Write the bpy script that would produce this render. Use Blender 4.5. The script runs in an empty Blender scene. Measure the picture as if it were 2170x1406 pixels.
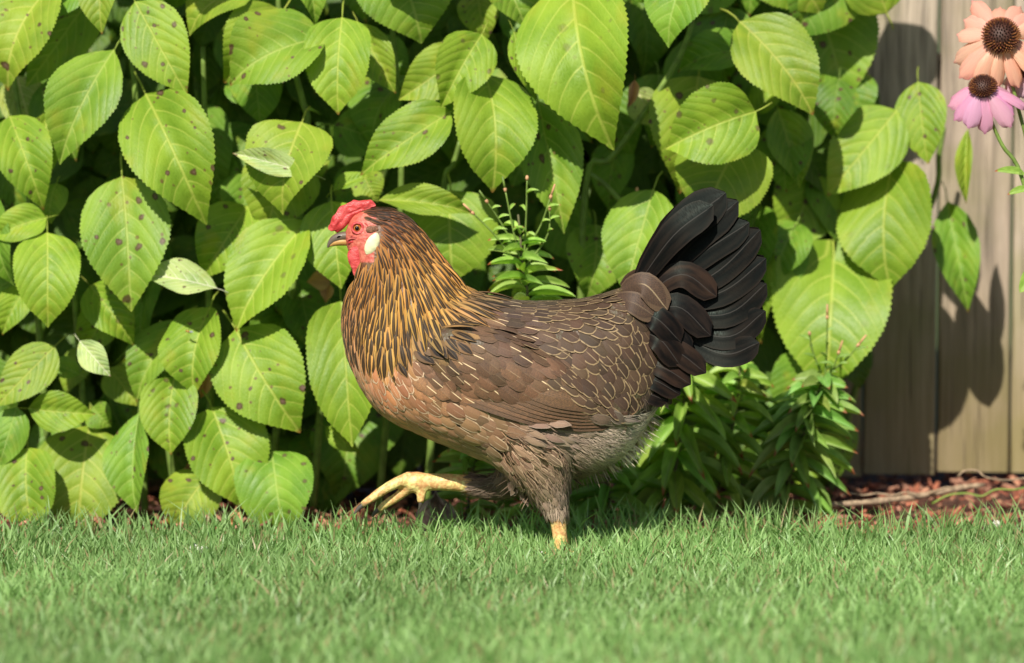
import bpy, bmesh, math, random
import numpy as np
from mathutils import Vector, Matrix
from mathutils.bvhtree import BVHTree
random.seed(7); rng = np.random.default_rng(7)
R = math.radians
S = bpy.context.scene
C = S.collection

# ------------------------------------------------------------------ camera, sky, sun, exposure
D, H, SC, GY = 4.5, 0.62, 0.000484, 1185.0      # distance, eye height, metres per photo pixel at the hen, ground line
zc = (GY - 703) * SC
cam_loc = Vector((0, -D, H)); aim = Vector((0, 0, zc))
fwd = (aim - cam_loc).normalized(); rgt = Vector((1, 0, 0)); upv = rgt.cross(fwd)
FP = (aim - cam_loc).length / SC
cam = bpy.data.cameras.new('camera'); co = bpy.data.objects.new('camera', cam); C.objects.link(co)
co.location = cam_loc; co.rotation_euler = fwd.to_track_quat('-Z', 'Y').to_euler()
cam.sensor_width = 36; cam.lens = FP * 36 / 2170; cam.clip_start = 0.1; cam.clip_end = 500
cam.dof.use_dof = True; cam.dof.focus_distance = 4.47; cam.dof.aperture_fstop = 3.7
S.camera = co
SUN = Vector((0.30, 1.0, -0.92)).normalized()
w = bpy.data.worlds.new('World'); S.world = w; w.use_nodes = True
wn = w.node_tree; sky = wn.nodes.new('ShaderNodeTexSky'); sky.sky_type = 'NISHITA'; sky.sun_disc = False
sky.sun_elevation = math.asin(-SUN.z); sky.sun_rotation = math.atan2(-SUN.x, -SUN.y)
bg = wn.nodes['Background']; bg.inputs['Strength'].default_value = 0.066
wn.links.new(sky.outputs[0], bg.inputs['Color'])
sl = bpy.data.lights.new('sun', 'SUN'); sl.energy = 5.0; sl.angle = R(0.6); sl.color = (1, .94, .82)
so = bpy.data.objects.new('sun', sl); C.objects.link(so); so.rotation_euler = SUN.to_track_quat('-Z', 'Y').to_euler()
so.location = (-1, -4, 4)
S.view_settings.view_transform = 'Standard'; S.view_settings.look = 'None'
S.view_settings.exposure = 0.15; S.view_settings.gamma = 1; S.view_settings.use_curve_mapping = False
S.render.engine = 'CYCLES'

def P(px, py, Y=0.0):
    d = fwd + rgt * ((px - 1085) / FP) - upv * ((py - 703) / FP)
    return cam_loc + d * ((Y + D) / d.y)
def inv(p):                                        # photo pixel of a point (used for feather fields, computed at the hen's plane)
    return p.x / SC + 1085, 703 - (p.z - zc) / SC
def lerp(a, b, t): return a + (b - a) * t

# ------------------------------------------------------------------ helpers
def tag(o, label=None, cat=None, group=None, kind=None):
    if label: o['label'] = label
    if cat: o['category'] = cat
    if group: o['group'] = group
    if kind: o['kind'] = kind
    return o
def empty(name, loc=(0, 0, 0)):
    o = bpy.data.objects.new(name, None); C.objects.link(o); o.location = loc; o.empty_display_size = .02; return o
def link(name, me, mat=None, parent=None, mw=None):
    o = bpy.data.objects.new(name, me); C.objects.link(o)
    if mat is not None and len(me.materials) == 0: me.materials.append(mat)
    if parent is not None:
        o.parent = parent
        pl = Matrix.Translation(parent_loc(parent)); o.matrix_parent_inverse = pl.inverted()
    if mw is not None: o.matrix_basis = mw
    return o
def parent_loc(p):
    v = Vector(p.location)
    return v
def mesh(name, vs, fs, smooth=True, uv=None, col=None):
    me = bpy.data.meshes.new(name); me.from_pydata([tuple(v) for v in vs], [], fs); me.update()
    if smooth: me.polygons.foreach_set('use_smooth', [True] * len(me.polygons))
    if uv is not None:
        l = me.uv_layers.new(name='UVMap'); vi = np.empty(len(me.loops), dtype=np.int32); me.loops.foreach_get('vertex_index', vi)
        l.data.foreach_set('uv', np.asarray(uv, dtype=np.float32)[vi].ravel())
    if col is not None:
        a = me.color_attributes.new('Col', 'FLOAT_COLOR', 'POINT'); a.data.foreach_set('color', np.asarray(col, dtype=np.float32).ravel())
    return me
class MB:
    def __init__(s): s.v = []; s.f = []; s.uv = []; s.c = []
    def add(s, vs, fs, uv=None, col=(1, 1, 1, 1)):
        n = len(s.v); s.v += [tuple(v) for v in vs]; s.f += [tuple(i + n for i in f) for f in fs]
        s.uv += list(uv) if uv is not None else [(0, 0)] * len(vs); s.c += [col] * len(vs)
    def build(s, name, mat, parent=None, smooth=True):
        return link(name, mesh(name, s.v, s.f, smooth, s.uv, s.c), mat, parent)
def tube_geo(pts, rad, n=8, side=None):
    """tube through pts; rad = list of r or (r_inplane, r_lateral); 'side' = lateral axis for elliptic sections"""
    pts = [Vector(p) for p in pts]; vs = []; fs = []; uv = []
    prev = None; m = len(pts)
    for i, p in enumerate(pts):
        t = (pts[min(i + 1, m - 1)] - pts[max(i - 1, 0)]).normalized()
        if side is not None: a = (side - t * side.dot(t)).normalized()
        else:
            if prev is None: prev = Vector((0, 0, 1)) if abs(t.z) < .9 else Vector((1, 0, 0))
            a = (prev - t * prev.dot(t)).normalized(); prev = a
        b = t.cross(a); r = rad[i]; ra, rb = (r[1], r[0]) if isinstance(r, tuple) else (r, r)
        for k in range(n):
            g = 2 * math.pi * k / n; vs.append(p + a * math.cos(g) * ra + b * math.sin(g) * rb); uv.append((k / n, i / (m - 1)))
    for i in range(m - 1):
        for k in range(n):
            k2 = (k + 1) % n; fs.append((i * n + k, i * n + k2, (i + 1) * n + k2, (i + 1) * n + k))
    vs += [pts[0], pts[-1]]; uv += [(0, 0), (0, 1)]; a0 = len(vs) - 2
    for k in range(n):
        k2 = (k + 1) % n; fs.append((a0, k2, k)); fs.append((a0 + 1, (m - 1) * n + k, (m - 1) * n + k2))
    return vs, fs, uv
def spline(pts, n):
    """Catmull-Rom resample of a list of tuples"""
    a = np.array([list(p) for p in pts], float); a = np.vstack([2 * a[0] - a[1], a, 2 * a[-1] - a[-2]]); out = []
    segs = len(pts) - 1
    for i in range(n):
        s = i / (n - 1) * segs; k = min(int(s), segs - 1); t = s - k; p0, p1, p2, p3 = a[k:k + 4]
        out.append(.5 * ((2 * p1) + (p2 - p0) * t + (2 * p0 - 5 * p1 + 4 * p2 - p3) * t * t + (3 * p1 - p0 - 3 * p2 + p3) * t ** 3))
    return out

# ------------------------------------------------------------------ node helper
class NT:
    def __init__(s, name, rough=.6):
        s.m = bpy.data.materials.new(name); s.m.use_nodes = True; s.t = s.m.node_tree; s.n = s.t.nodes
        s.b = s.n['Principled BSDF']; s.out = s.n['Material Output']; s.b.inputs['Roughness'].default_value = rough
    def L(s, a, b): s.t.links.new(a, b)
    def put(s, sock, v):
        if v is None: return
        if hasattr(v, 'node'): s.L(v, sock)
        elif isinstance(v, (tuple, list)) and len(v) == 3 and sock.type == 'RGBA': sock.default_value = (*v, 1)
        else: sock.default_value = v
    def math(s, op, a, b=None, c=None, clamp=False):
        n = s.n.new('ShaderNodeMath'); n.operation = op; n.use_clamp = clamp
        for i, v in enumerate((a, b, c)): s.put(n.inputs[i], v)
        return n.outputs[0]
    def ramp(s, x, a, b, lo=0., hi=1., smooth=True):
        n = s.n.new('ShaderNodeMapRange'); n.interpolation_type = 'SMOOTHSTEP' if smooth else 'LINEAR'
        for i, v in enumerate((x, a, b, lo, hi)): s.put(n.inputs[i], v)
        return n.outputs[0]
    def mix(s, f, a, b, mode='MIX'):
        n = s.n.new('ShaderNodeMix'); n.data_type = 'RGBA'; n.blend_type = mode
        s.put(n.inputs[0], f); s.put(n.inputs[6], a); s.put(n.inputs[7], b); return n.outputs[2]
    def uv(s):
        n = s.n.new('ShaderNodeUVMap'); n.uv_map = 'UVMap'; return n.outputs[0]
    def xyz(s, v):
        n = s.n.new('ShaderNodeSeparateXYZ'); s.L(v, n.inputs[0]); return n.outputs
    def comb(s, x, y, z=0.):
        n = s.n.new('ShaderNodeCombineXYZ')
        for i, v in enumerate((x, y, z)): s.put(n.inputs[i], v)
        return n.outputs[0]
    def coord(s, k='Object'): return s.n.new('ShaderNodeTexCoord').outputs[k]
    def noise(s, vec, scale, detail=3, rough=.5, w=None, dist=0):
        n = s.n.new('ShaderNodeTexNoise')
        if w is not None: n.noise_dimensions = '4D'; s.put(n.inputs['W'], w)
        s.put(n.inputs['Vector'], vec); n.inputs['Scale'].default_value = scale; n.inputs['Detail'].default_value = detail
        n.inputs['Roughness'].default_value = rough; n.inputs['Distortion'].default_value = dist; return n.outputs[0]
    def vor(s, vec, scale, w=None, feature='F1'):
        n = s.n.new('ShaderNodeTexVoronoi'); n.feature = feature
        if w is not None: n.voronoi_dimensions = '4D'; s.put(n.inputs['W'], w)
        s.put(n.inputs['Vector'], vec); n.inputs['Scale'].default_value = scale; return n.outputs
    def mapv(s, vec, sc):
        n = s.n.new('ShaderNodeMapping'); s.L(vec, n.inputs[0]); n.inputs['Scale'].default_value = sc; return n.outputs[0]
    def info(s): return s.n.new('ShaderNodeObjectInfo').outputs
    def attr(s, name='Col'):
        n = s.n.new('ShaderNodeAttribute'); n.attribute_name = name; return n.outputs['Color']
    def bump(s, h, strength=.4, dist=.001):
        n = s.n.new('ShaderNodeBump'); n.inputs['Strength'].default_value = strength; n.inputs['Distance'].default_value = dist
        s.L(h, n.inputs['Height']); s.L(n.outputs[0], s.b.inputs['Normal']); return n.outputs[0]
    def color(s, c): s.put(s.b.inputs['Base Color'], c)
    def transl(s, col, fac):
        t = s.n.new('ShaderNodeBsdfTranslucent'); s.put(t.inputs[0], col); mx = s.n.new('ShaderNodeMixShader'); mx.inputs[0].default_value = fac
        s.L(s.b.outputs[0], mx.inputs[1]); s.L(t.outputs[0], mx.inputs[2]); s.L(mx.outputs[0], s.out.inputs[0])

# ------------------------------------------------------------------ materials
def mat_simple(name, col, rough=.6, noise=.25, scale=60, bump=.2, dist=.001, spec=.5):
    m = NT(name, rough); c = m.coord(); n = m.noise(c, scale, 4)
    m.color(m.mix(m.ramp(n, .3, .7), tuple(x * (1 - noise) for x in col), tuple(min(1, x * (1 + noise)) for x in col)))
    m.b.inputs['Specular IOR Level'].default_value = spec
    if bump: m.bump(n, bump, dist)
    return m.m
def mat_leaf():
    m = NT('hydrangea_leaf', .5); o = m.info(); rnd = o['Random']; X, Y, _ = m.xyz(m.uv())
    ax = m.math('ABSOLUTE', X)
    uvw = m.uv(); wob = m.math('MULTIPLY', m.math('SUBTRACT', m.noise(uvw, 6, 2, w=m.math('MULTIPLY', rnd, 30)), .5), .03)
    t = m.math('SUBTRACT', m.math('SUBTRACT', Y, m.math('MULTIPLY', ax, .38)), m.math('MULTIPLY', m.math('MULTIPLY', ax, ax), 1.5))
    t = m.math('ADD', t, m.math('ADD', wob, m.math('MULTIPLY', m.math('SIGN', X), .018)))
    fr = m.math('FRACT', m.math('ADD', m.math('MULTIPLY', t, 7.2), 5.5)); dv = m.math('ABSOLUTE', m.math('SUBTRACT', fr, .5))   # 0 on a side vein
    fade = m.ramp(ax, .0, .5, 1., .35)
    vein = m.math('MULTIPLY', m.ramp(dv, .012, .075, 1, 0), fade)
    mid = m.ramp(ax, .006, .02, 1, 0)
    v = m.math('MAXIMUM', vein, mid)
    # small net veins
    net = m.vor(m.mapv(uvw, (34, 26, 1)), 1, feature='DISTANCE_TO_EDGE')[0]
    netm = m.ramp(net, .0, .14, 1, 0)
    big = m.noise(uvw, 2.6, 3, w=m.math('MULTIPLY', rnd, 50))
    base = m.mix(m.ramp(big, .3, .7), (.135, .265, .022), (.245, .395, .036))
    base = m.mix(m.math('MULTIPLY', netm, .12), base, (.32, .48, .07))
    base = m.mix(m.math('MULTIPLY', v, .48), base, (.50, .58, .14))
    base = m.mix(1.0, base, o['Color'], 'MULTIPLY')
    # leaf spots with a pale dead middle
    def spots(scale, size, off, dens):
        vo = m.n.new('ShaderNodeTexVoronoi'); vo.voronoi_dimensions = '2D'; vo.inputs['Scale'].default_value = scale
        m.L(m.comb(m.math('ADD', X, m.math('MULTIPLY', rnd, 90. + off)), m.math('ADD', m.math('MULTIPLY', Y, 1.35), m.math('MULTIPLY', rnd, 47.))), vo.inputs['Vector'])
        col = m.xyz(vo.outputs['Color']); keep = m.math('LESS_THAN', col[0], dens)
        ns = m.math('MULTIPLY', m.math('SUBTRACT', m.noise(uvw, 15, 3), .5), size * 2.2)
        d = m.math('DIVIDE', m.math('ADD', m.math('SUBTRACT', vo.outputs[0], 0.0), ns), m.math('MULTIPLY', m.math('ADD', col[1], .35), size))
        return m.math('MULTIPLY', m.ramp(d, .75, 1.1, 1, 0), keep), m.math('MULTIPLY', m.ramp(d, .2, .6, 1, 0), keep)
    s1, c1 = spots(4.4, .16, 0, .40); s2, _ = spots(11, .17, 40, .14)
    amt = m.ramp(m.math('FRACT', m.math('MULTIPLY', rnd, 7.31)), .15, .6, 0.1, 1)
    s1 = m.math('MULTIPLY', s1, amt); c1 = m.math('MULTIPLY', c1, amt); s2 = m.math('MULTIPLY', s2, amt)
    halo = m.noise(uvw, 3.1, 2, w=m.math('MULTIPLY', rnd, 77)); base = m.mix(m.math('MULTIPLY', m.ramp(halo, .55, .75), .45), base, (.40, .40, .035))
    base = m.mix(m.math('MULTIPLY', s2, .75), base, (.16, .075, .035))
    base = m.mix(m.math('MULTIPLY', s1, .88), base, (.085, .028, .024)); base = m.mix(m.math('MULTIPLY', c1, .55), base, (.22, .13, .11))
    # reddish margin at the very tip
    tip = m.math('MULTIPLY', m.ramp(Y, .955, .995), m.math('GREATER_THAN', m.math('FRACT', m.math('MULTIPLY', rnd, 3.7)), .45))
    base = m.mix(m.math('MULTIPLY', tip, .8), base, (.28, .07, .03))
    g = m.n.new('ShaderNodeNewGeometry')
    under = m.mix(.75, base, (.33, .46, .17)); col = m.mix(g.outputs['Backfacing'], base, under)
    m.color(col)
    puff = m.math('MULTIPLY', m.ramp(dv, 0, .42, 0, 1), fade)
    hgt = m.math('ADD', m.math('MULTIPLY', puff, 1.0), m.math('ADD', m.math('MULTIPLY', m.ramp(net, 0, .3), .22), m.math('MULTIPLY', mid, -.9)))
    m.bump(hgt, .34, .0018); m.b.inputs['Specular IOR Level'].default_value = .38
    m.put(m.b.inputs['Roughness'], m.ramp(big, .2, .8, .42, .6))
    m.transl(m.mix(1., col, (1.15, 1.25, .4), 'MULTIPLY'), .18)
    return m.m
def mat_lance():
    m = NT('lance_leaf', .5); o = m.info(); X, Y, _ = m.xyz(m.uv()); ax = m.math('ABSOLUTE', X)
    n = m.noise(m.uv(), 5, 3, w=m.math('MULTIPLY', o['Random'], 30))
    b = m.mix(m.ramp(n, .3, .7), (.25, .42, .07), (.40, .58, .12)); b = m.mix(m.ramp(ax, .02, .07, .6, 0), b, (.3, .42, .12))
    tipn = m.math('MULTIPLY', m.ramp(m.math('ADD', Y, m.math('MULTIPLY', n, .12)), .93, 1.0), m.math('GREATER_THAN', m.math('FRACT', m.math('MULTIPLY', o['Random'], 5.3)), .45))
    b = m.mix(tipn, b, (.42, .13, .05)); b = m.mix(1., b, o['Color'], 'MULTIPLY')
    m.color(b); m.bump(m.math('MULTIPLY', ax, -1), .3, .002); m.transl(m.mix(1., b, (1.1, 1.2, .5), 'MULTIPLY'), .25); return m.m
def mat_grass():
    m = NT('grass_blade', .42); a = m.attr(); X, Y, _ = m.xyz(m.uv())
    c = m.mix(m.ramp(Y, 0, .4, .6, 0), a, (.28, .30, .13)); c = m.mix(m.ramp(Y, .93, 1, 0, .6), c, (.45, .40, .2))
    m.color(c); m.b.inputs['Specular IOR Level'].default_value = .5; m.transl(m.mix(1., c, (1.1, 1.2, .55), 'MULTIPLY'), .28); return m.m
def feather_base(name, rough=.55, bm=.3):
    m = NT(name, rough); o = m.info(); X, Y, _ = m.xyz(m.uv()); ax = m.math('ABSOLUTE', X)
    col = m.mix(1., o['Color'], m.attr(), 'MULTIPLY'); W = m.math('MULTIPLY', o['Random'], 40)
    # barbs: fine slanted lines
    br = m.math('SINE', m.math('MULTIPLY', m.math('SUBTRACT', Y, m.math('MULTIPLY', ax, .35)), 190.))
    m.bump(m.math('ADD', m.math('MULTIPLY', br, .5), m.ramp(ax, 0, .1, .8, 0)), bm, .0003)
    m.b.inputs['Specular IOR Level'].default_value = .36; m.b.inputs['Sheen Weight'].default_value = .05
    return m, o, X, Y, ax, col, W
def edge_dist(m, ax, Y):          # distance of a point to the feather's outline (ax up to .5, tip at Y = 1)
    e = m.math('MULTIPLY', m.ramp(Y, .62, 1.0, 0, 1, False), 1.0)
    r = m.math('SQRT', m.math('ADD', m.math('POWER', m.math('MULTIPLY', ax, 2.), 2.), m.math('MULTIPLY', e, e)))
    return r                      # 1 at outline
def mat_contour(name, lace, lacew, laceamt, shaft, shaftamt, stip, rough=.6):
    m, o, X, Y, ax, col, W = feather_base(name, rough); r = edge_dist(m, ax, Y)
    st = m.noise(m.mapv(m.uv(), (26, 40, 1)), 1, 2, .7, w=W)
    st2 = m.noise(m.mapv(m.uv(), (7, 60, 1)), 1, 2, .6, w=W); c = m.mix(m.ramp(m.math('ADD', m.math('MULTIPLY', st, .6), m.math('MULTIPLY', st2, .4)), .4, .62, 0, stip), col, m.mix(1., col, (1.9, 1.7, 1.5), 'MULTIPLY'))
    c = m.mix(m.math('MULTIPLY', m.ramp(r, .5, .8), .35), c, m.mix(1., c, (.55, .5, .48), 'MULTIPLY'))
    c = m.mix(m.math('MULTIPLY', m.ramp(r, 1 - lacew * 1.6, 1 - lacew * .7), m.math('MULTIPLY', laceamt, m.ramp(m.noise(m.mapv(m.uv(), (5, 5, 1)), 1, 2, w=W), .3, .55, .35, 1))), c, lace)
    sh = m.math('MULTIPLY', m.ramp(ax, .016, .036, 1, 0), m.ramp(m.math('FRACT', m.math('MULTIPLY', o['Random'], 9.7)), .25, .8, shaftamt * .05, shaftamt))
    c = m.mix(m.math('MULTIPLY', sh, m.ramp(Y, .3, .55)), c, shaft); m.color(c); return m.m
def mat_hackle():
    m, o, X, Y, ax, col, W = feather_base('hackle_feather', .45)
    core = m.ramp(m.math('ADD', ax, m.math('MULTIPLY', m.math('SUBTRACT', m.noise(m.mapv(m.uv(), (9, 3, 1)), 1, 2, w=W), .5), .22)), m.ramp(Y, .25, .75, .12, .27), m.ramp(Y, .25, .75, .22, .38), 1, 0)
    core = m.math('MULTIPLY', core, m.math('MULTIPLY', m.ramp(Y, .1, .35), m.ramp(Y, .93, .99, 1, 0)))
    c = m.mix(m.math('MULTIPLY', core, .93), col, (.012, .010, .011)); c = m.mix(m.ramp(ax, .012, .035, .35, 0), c, (.30, .19, .08)); m.color(c)
    m.b.inputs['Specular IOR Level'].default_value = .16
    return m.m
def mat_tail():
    m, o, X, Y, ax, col, W = feather_base('tail_feather', .4, .0)
    n = m.noise(m.mapv(m.uv(), (3, 2, 1)), 1.4, 3, w=W)
    c = m.mix(m.ramp(n, .35, .7), (.0035, .003, .0034), (.013, .009, .0075)); c = m.mix(1., c, col, 'MULTIPLY')
    c = m.mix(m.ramp(ax, .010, .024, .7, 0), c, (.055, .048, .045)); c = m.mix(m.ramp(ax, .40, .5, 0, .4), c, (.035, .022, .017)); m.color(c)
    st = m.noise(m.mapv(m.uv(), (6, 120, 1)), 1, 1)
    m.b.inputs['Sheen Weight'].default_value = .02; m.put(m.b.inputs['Roughness'], m.ramp(st, .3, .7, .36, .55)); m.b.inputs['Specular IOR Level'].default_value = .1; m.b.inputs['Specular Tint'].default_value = (.75, 1, .9, 1)
    return m.m
def mat_body():
    m = NT('hen_skin', .5); a = m.attr(); c = m.coord(); n = m.noise(c, 300, 3); v = m.vor(m.mapv(c, (1, 1, 1)), 330)[0]
    big = m.noise(c, 110, 3); a2 = m.mix(m.ramp(big, .4, .65, 0, .6), a, m.mix(1., a, (1.12, 1.9, 1.7), 'MULTIPLY')); m.color(m.mix(m.ramp(n, .35, .65, 0, .8), a2, m.mix(1., a2, (.7, .5, .45), 'MULTIPLY')))
    m.bump(m.math('ADD', m.math('MULTIPLY', v, .8), n), .5, .001); m.b.inputs['Subsurface Weight'].default_value = .08; m.b.inputs['Subsurface Radius'].default_value = (.004, .0015, .001)
    return m.m
def mat_flesh():
    m = NT('red_flesh', .38); c = m.coord(); n = m.noise(c, 120, 4); v = m.vor(c, 900)[0]
    m.color(m.mix(m.ramp(n, .3, .7), (.56, .045, .05), (.76, .12, .12))); m.bump(m.math('ADD', m.math('MULTIPLY', n, 1.5), m.math('MULTIPLY', v, -.5)), .6, .0011)
    m.b.inputs['Subsurface Weight'].default_value = .2; m.b.inputs['Subsurface Radius'].default_value = (.004, .001, .001); m.b.inputs['Specular IOR Level'].default_value = .45
    return m.m
def mat_wood():
    m = NT('weathered_wood', .8); o = m.info(); c = m.coord('Object'); W = m.math('MULTIPLY', o['Random'], 60)
    g = m.noise(m.mapv(c, (90, 90, 4.5)), 1, 5, .65, w=W, dist=.6); g2 = m.noise(m.mapv(c, (420, 420, 9)), 1, 3, .6, w=W)
    big = m.noise(c, 9, 3, w=W)
    b = m.mix(m.ramp(g, .33, .67), (.21, .175, .14), (.56, .465, .37)); b = m.mix(m.ramp(g2, .35, .7, 0, .45), b, (.62, .49, .38))
    b = m.mix(m.ramp(big, .42, .64, 0, .6), b, (.25, .24, .11))          # algae
    z = m.xyz(c)[2]; damp = m.math('MULTIPLY', m.ramp(m.math('ADD', z, m.math('MULTIPLY', big, .12)), .12, .36, 1, 0), .65)
    b = m.mix(damp, b, (.22, .175, .05))
    crack = m.ramp(m.noise(m.mapv(c, (300, 300, 7)), 1, 2, .5, w=m.math('ADD', W, 9)), .62, .68); b = m.mix(m.math('MULTIPLY', crack, .6), b, (.06, .04, .028))
    b = m.mix(1., b, o['Color'], 'MULTIPLY')
    m.color(b); m.bump(m.math('ADD', g, m.math('SUBTRACT', m.math('MULTIPLY', g2, .5), crack)), .45, .0012); return m.m
def mat_ground():
    m = NT('lawn_soil', .95); c = m.coord(); n = m.noise(c, 30, 5); m.color(m.mix(m.ramp(n, .3, .7), (.05, .075, .022), (.09, .13, .035))); m.bump(n, .6, .01); return m.m
def mat_bed():
    m = NT('bed_soil', .95); c = m.coord(); n = m.noise(c, 90, 5); m.color(m.mix(m.ramp(n, .3, .7), (.035, .016, .010), (.16, .06, .035))); m.bump(n, .8, .006); return m.m
def mat_attr(name, rough=.8, bump=.3):
    m = NT(name, rough); n = m.noise(m.coord(), 250, 3); a = m.attr(); m.color(m.mix(m.ramp(n, .3, .7), m.mix(1., a, (.6, .55, .5), 'MULTIPLY'), a)); m.bump(n, bump, .001); return m.m
def mat_petal():
    m = NT('petal', .5); o = m.info(); X, Y, _ = m.xyz(m.uv()); st = m.noise(m.mapv(m.uv(), (40, 2, 1)), 1, 2)
    c = m.mix(1., o['Color'], m.attr(), 'MULTIPLY'); c = m.mix(m.ramp(st, .35, .65, 0, .35), c, m.mix(1., c, (.8, .6, .7), 'MULTIPLY'))
    c = m.mix(m.ramp(Y, .9, 1., 0, .4), c, (.35, .05, .15)); m.color(c); m.bump(st, .4, .001); m.transl(c, .25); return m.m
M = dict(leaf=mat_leaf(), lance=mat_lance(), grass=mat_grass(), hackle=mat_hackle(), tail=mat_tail(), body=mat_body(), flesh=mat_flesh(), wood=mat_wood(),
         ground=mat_ground(), bed=mat_bed(), chip=mat_attr('mulch_chip'), petal=mat_petal(),
         saddle=mat_contour('saddle_feather', (.40, .28, .15), .13, .9, (.42, .30, .17), .7, .45),
         wing=mat_contour('wing_covert', (.16, .10, .058), .14, .5, (.85, .64, .38), 1., .95),
         breast=mat_contour('breast_feather', (.70, .50, .33), .16, 1., (.72, .52, .36), .8, .3),
         quill=mat_contour('flight_feather', (.11, .065, .038), .10, .6, (.14, .09, .055), 1., .85),
         fluff=mat_contour('down_feather', (.44, .37, .29), .16, .35, (.5, .42, .33), .35, .4, .8),
         stem=mat_simple('green_stem', (.17, .26, .05), .5, .25, 80), dstem=mat_simple('woody_stem', (.14, .13, .06), .7, .35, 120),
         cone=mat_attr('cone_seed', .6), white=mat_simple('white_floret', (.75, .74, .66), .6, .12, 300),
         lobe=mat_simple('white_lobe', (.80, .80, .50), .45, .08, 200, .15), dry=mat_simple('dry_leaf', (.34, .26, .22), .8, .4, 90, .6, .002),
         peach=mat_simple('tan_dry_leaf', (.60, .33, .17), .7, .25, 60, .4), stick=mat_simple('bark_stick', (.40, .29, .19), .8, .4, 150, .6),
         black=mat_simple('pupil', (.004, .004, .004), .08, 0, 10, 0), iris=mat_simple('iris', (.42, .14, .03), .15, .35, 900, 0), claw=mat_simple('claw', (.10, .085, .075), .4, .3, 200),
         fly=mat_simple('fly_body', (.45, .24, .03), .35, .4, 500), flywing=mat_simple('fly_wing', (.45, .5, .5), .25, .1, 300, 0))
def mat_beak():
    m = NT('beak', .5); X, Y, _ = m.xyz(m.uv()); n = m.noise(m.coord(), 200, 3); a = m.attr()
    m.color(m.mix(m.ramp(n, .35, .65, 0, .35), a, (.16, .10, .05))); m.bump(n, .3, .0006); return m.m
M['beak'] = mat_beak()

# ------------------------------------------------------------------ ground
def sheet(name, x0, x1, y0, y1, z, mat, nx=1, ny=1, amp=0):
    vs = []; fs = []
    for j in range(ny + 1):
        for i in range(nx + 1):
            x = lerp(x0, x1, i / nx); y = lerp(y0, y1, j / ny)
            dz = amp * (math.sin(x * 9 + 2 * math.sin(y * 7)) + .6 * math.sin(x * 23 + y * 17)) * .5
            if i in (0, nx) or j in (0, ny): dz = 0
            vs.append((x, y, z + dz))
    for j in range(ny):
        for i in range(nx):
            a = j * (nx + 1) + i; fs.append((a, a + 1, a + nx + 2, a + nx + 1))
    return tag(link(name, mesh(name, vs, fs), mat), kind='structure')
sheet('ground', -60, 60, -60, 60, -.006, M['ground'])
sheet('garden_bed', -2.2, 2.6, .05, 1.2, 0.0, M['bed'], 120, 40, .008)

def grass(n, x0, x1, y0, y1, hmin, hmax, name, edge=False):
    x = rng.uniform(x0, x1, n); y = rng.uniform(y0, y1, n)
    if edge: y = y1 - np.abs(rng.normal(0, .035, n)) + .03 * np.sin(x * 13) * rng.random(n)
    cl = np.sin(x * 21 + 3 * np.sin(y * 17)) * np.sin(y * 25 + 2 * np.sin(x * 11))        # clumps
    h = rng.uniform(hmin, hmax, n) * (1 + .18 * cl)
    wd = rng.uniform(.0006, .0014, n); az = rng.uniform(0, 2 * np.pi, n); lean = np.abs(rng.normal(0, .38, n)) * h + .1 * h
    wd = np.where(rng.random(n) < .1, wd * 1.5, wd)
    dx = np.cos(az); dy = np.sin(az); fa = rng.uniform(0, 2 * np.pi, n); sx = np.cos(fa); sy = np.sin(fa)
    ts = [0, .35, .7, 1.]; ws = [1, 1, .75, .0]
    V = np.zeros((n, 7, 3), np.float32); UV = np.zeros((n, 7, 2), np.float32)
    k = 0
    for t, q in zip(ts, ws):
        cx = x + dx * lean * t ** 1.8; cy = y + dy * lean * t ** 1.8; cz = h * (t - .12 * t * t) - .004
        if q > 0:
            V[:, k] = np.stack([cx - sx * wd * q, cy - sy * wd * q, cz], 1); V[:, k + 1] = np.stack([cx + sx * wd * q, cy + sy * wd * q, cz], 1); UV[:, k] = (0, t); UV[:, k + 1] = (1, t); k += 2
        else: V[:, k] = np.stack([cx, cy, cz], 1); UV[:, k] = (.5, 1)
    base = np.arange(n)[:, None] * 7
    q1 = base + np.array([[0, 1, 3, 2]]); q2 = base + np.array([[2, 3, 5, 4]]); t3 = base + np.array([[4, 5, 6]])
    lv = np.concatenate([np.concatenate([q1, q2], 1).reshape(-1, 8), t3], 1).ravel().astype(np.int32)
    me = bpy.data.meshes.new(name); me.vertices.add(n * 7); me.vertices.foreach_set('co', V.ravel())
    me.loops.add(len(lv)); me.loops.foreach_set('vertex_index', lv)
    ls = (np.arange(n)[:, None] * 11 + np.array([[0, 4, 8]])).ravel().astype(np.int32)
    me.polygons.add(n * 3); me.polygons.foreach_set('loop_start', ls); me.update(calc_edges=True); me.validate()
    me.polygons.foreach_set('use_smooth', [True] * len(me.polygons))
    l = me.uv_layers.new(name='UVMap'); l.data.foreach_set('uv', UV.reshape(-1, 2)[lv].ravel())
    r1 = rng.random(n)[:, None]; dead = (rng.random(n) < .07)[:, None]
    pch = (.5 + .5 * np.sin(x * 6 + 1.3 * np.sin(y * 8 + 1)))[:, None]
    c = (1 - r1) * np.array([.155, .30, .085]) + r1 * np.array([.31, .47, .18]); c = c * (1.08 + .26 * pch) ; c = np.where(dead, np.array([.40, .33, .17]), c)
    cc = np.ones((n, 7, 4), np.float32); cc[:, :, :3] = c[:, None, :]
    a = me.color_attributes.new('Col', 'FLOAT_COLOR', 'POINT'); a.data.foreach_set('color', cc.ravel())
    return me
g1 = grass(132000, -.95, .95, -1.5, .075, .020, .038, 'lawn_grass')
tag(link('lawn_grass', g1, M['grass']), 'short mown green lawn grass in the foreground', 'grass', kind='stuff')
g2 = grass(4200, -.85, .85, .0, .09, .022, .060, 'tall_grass', True)
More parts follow.
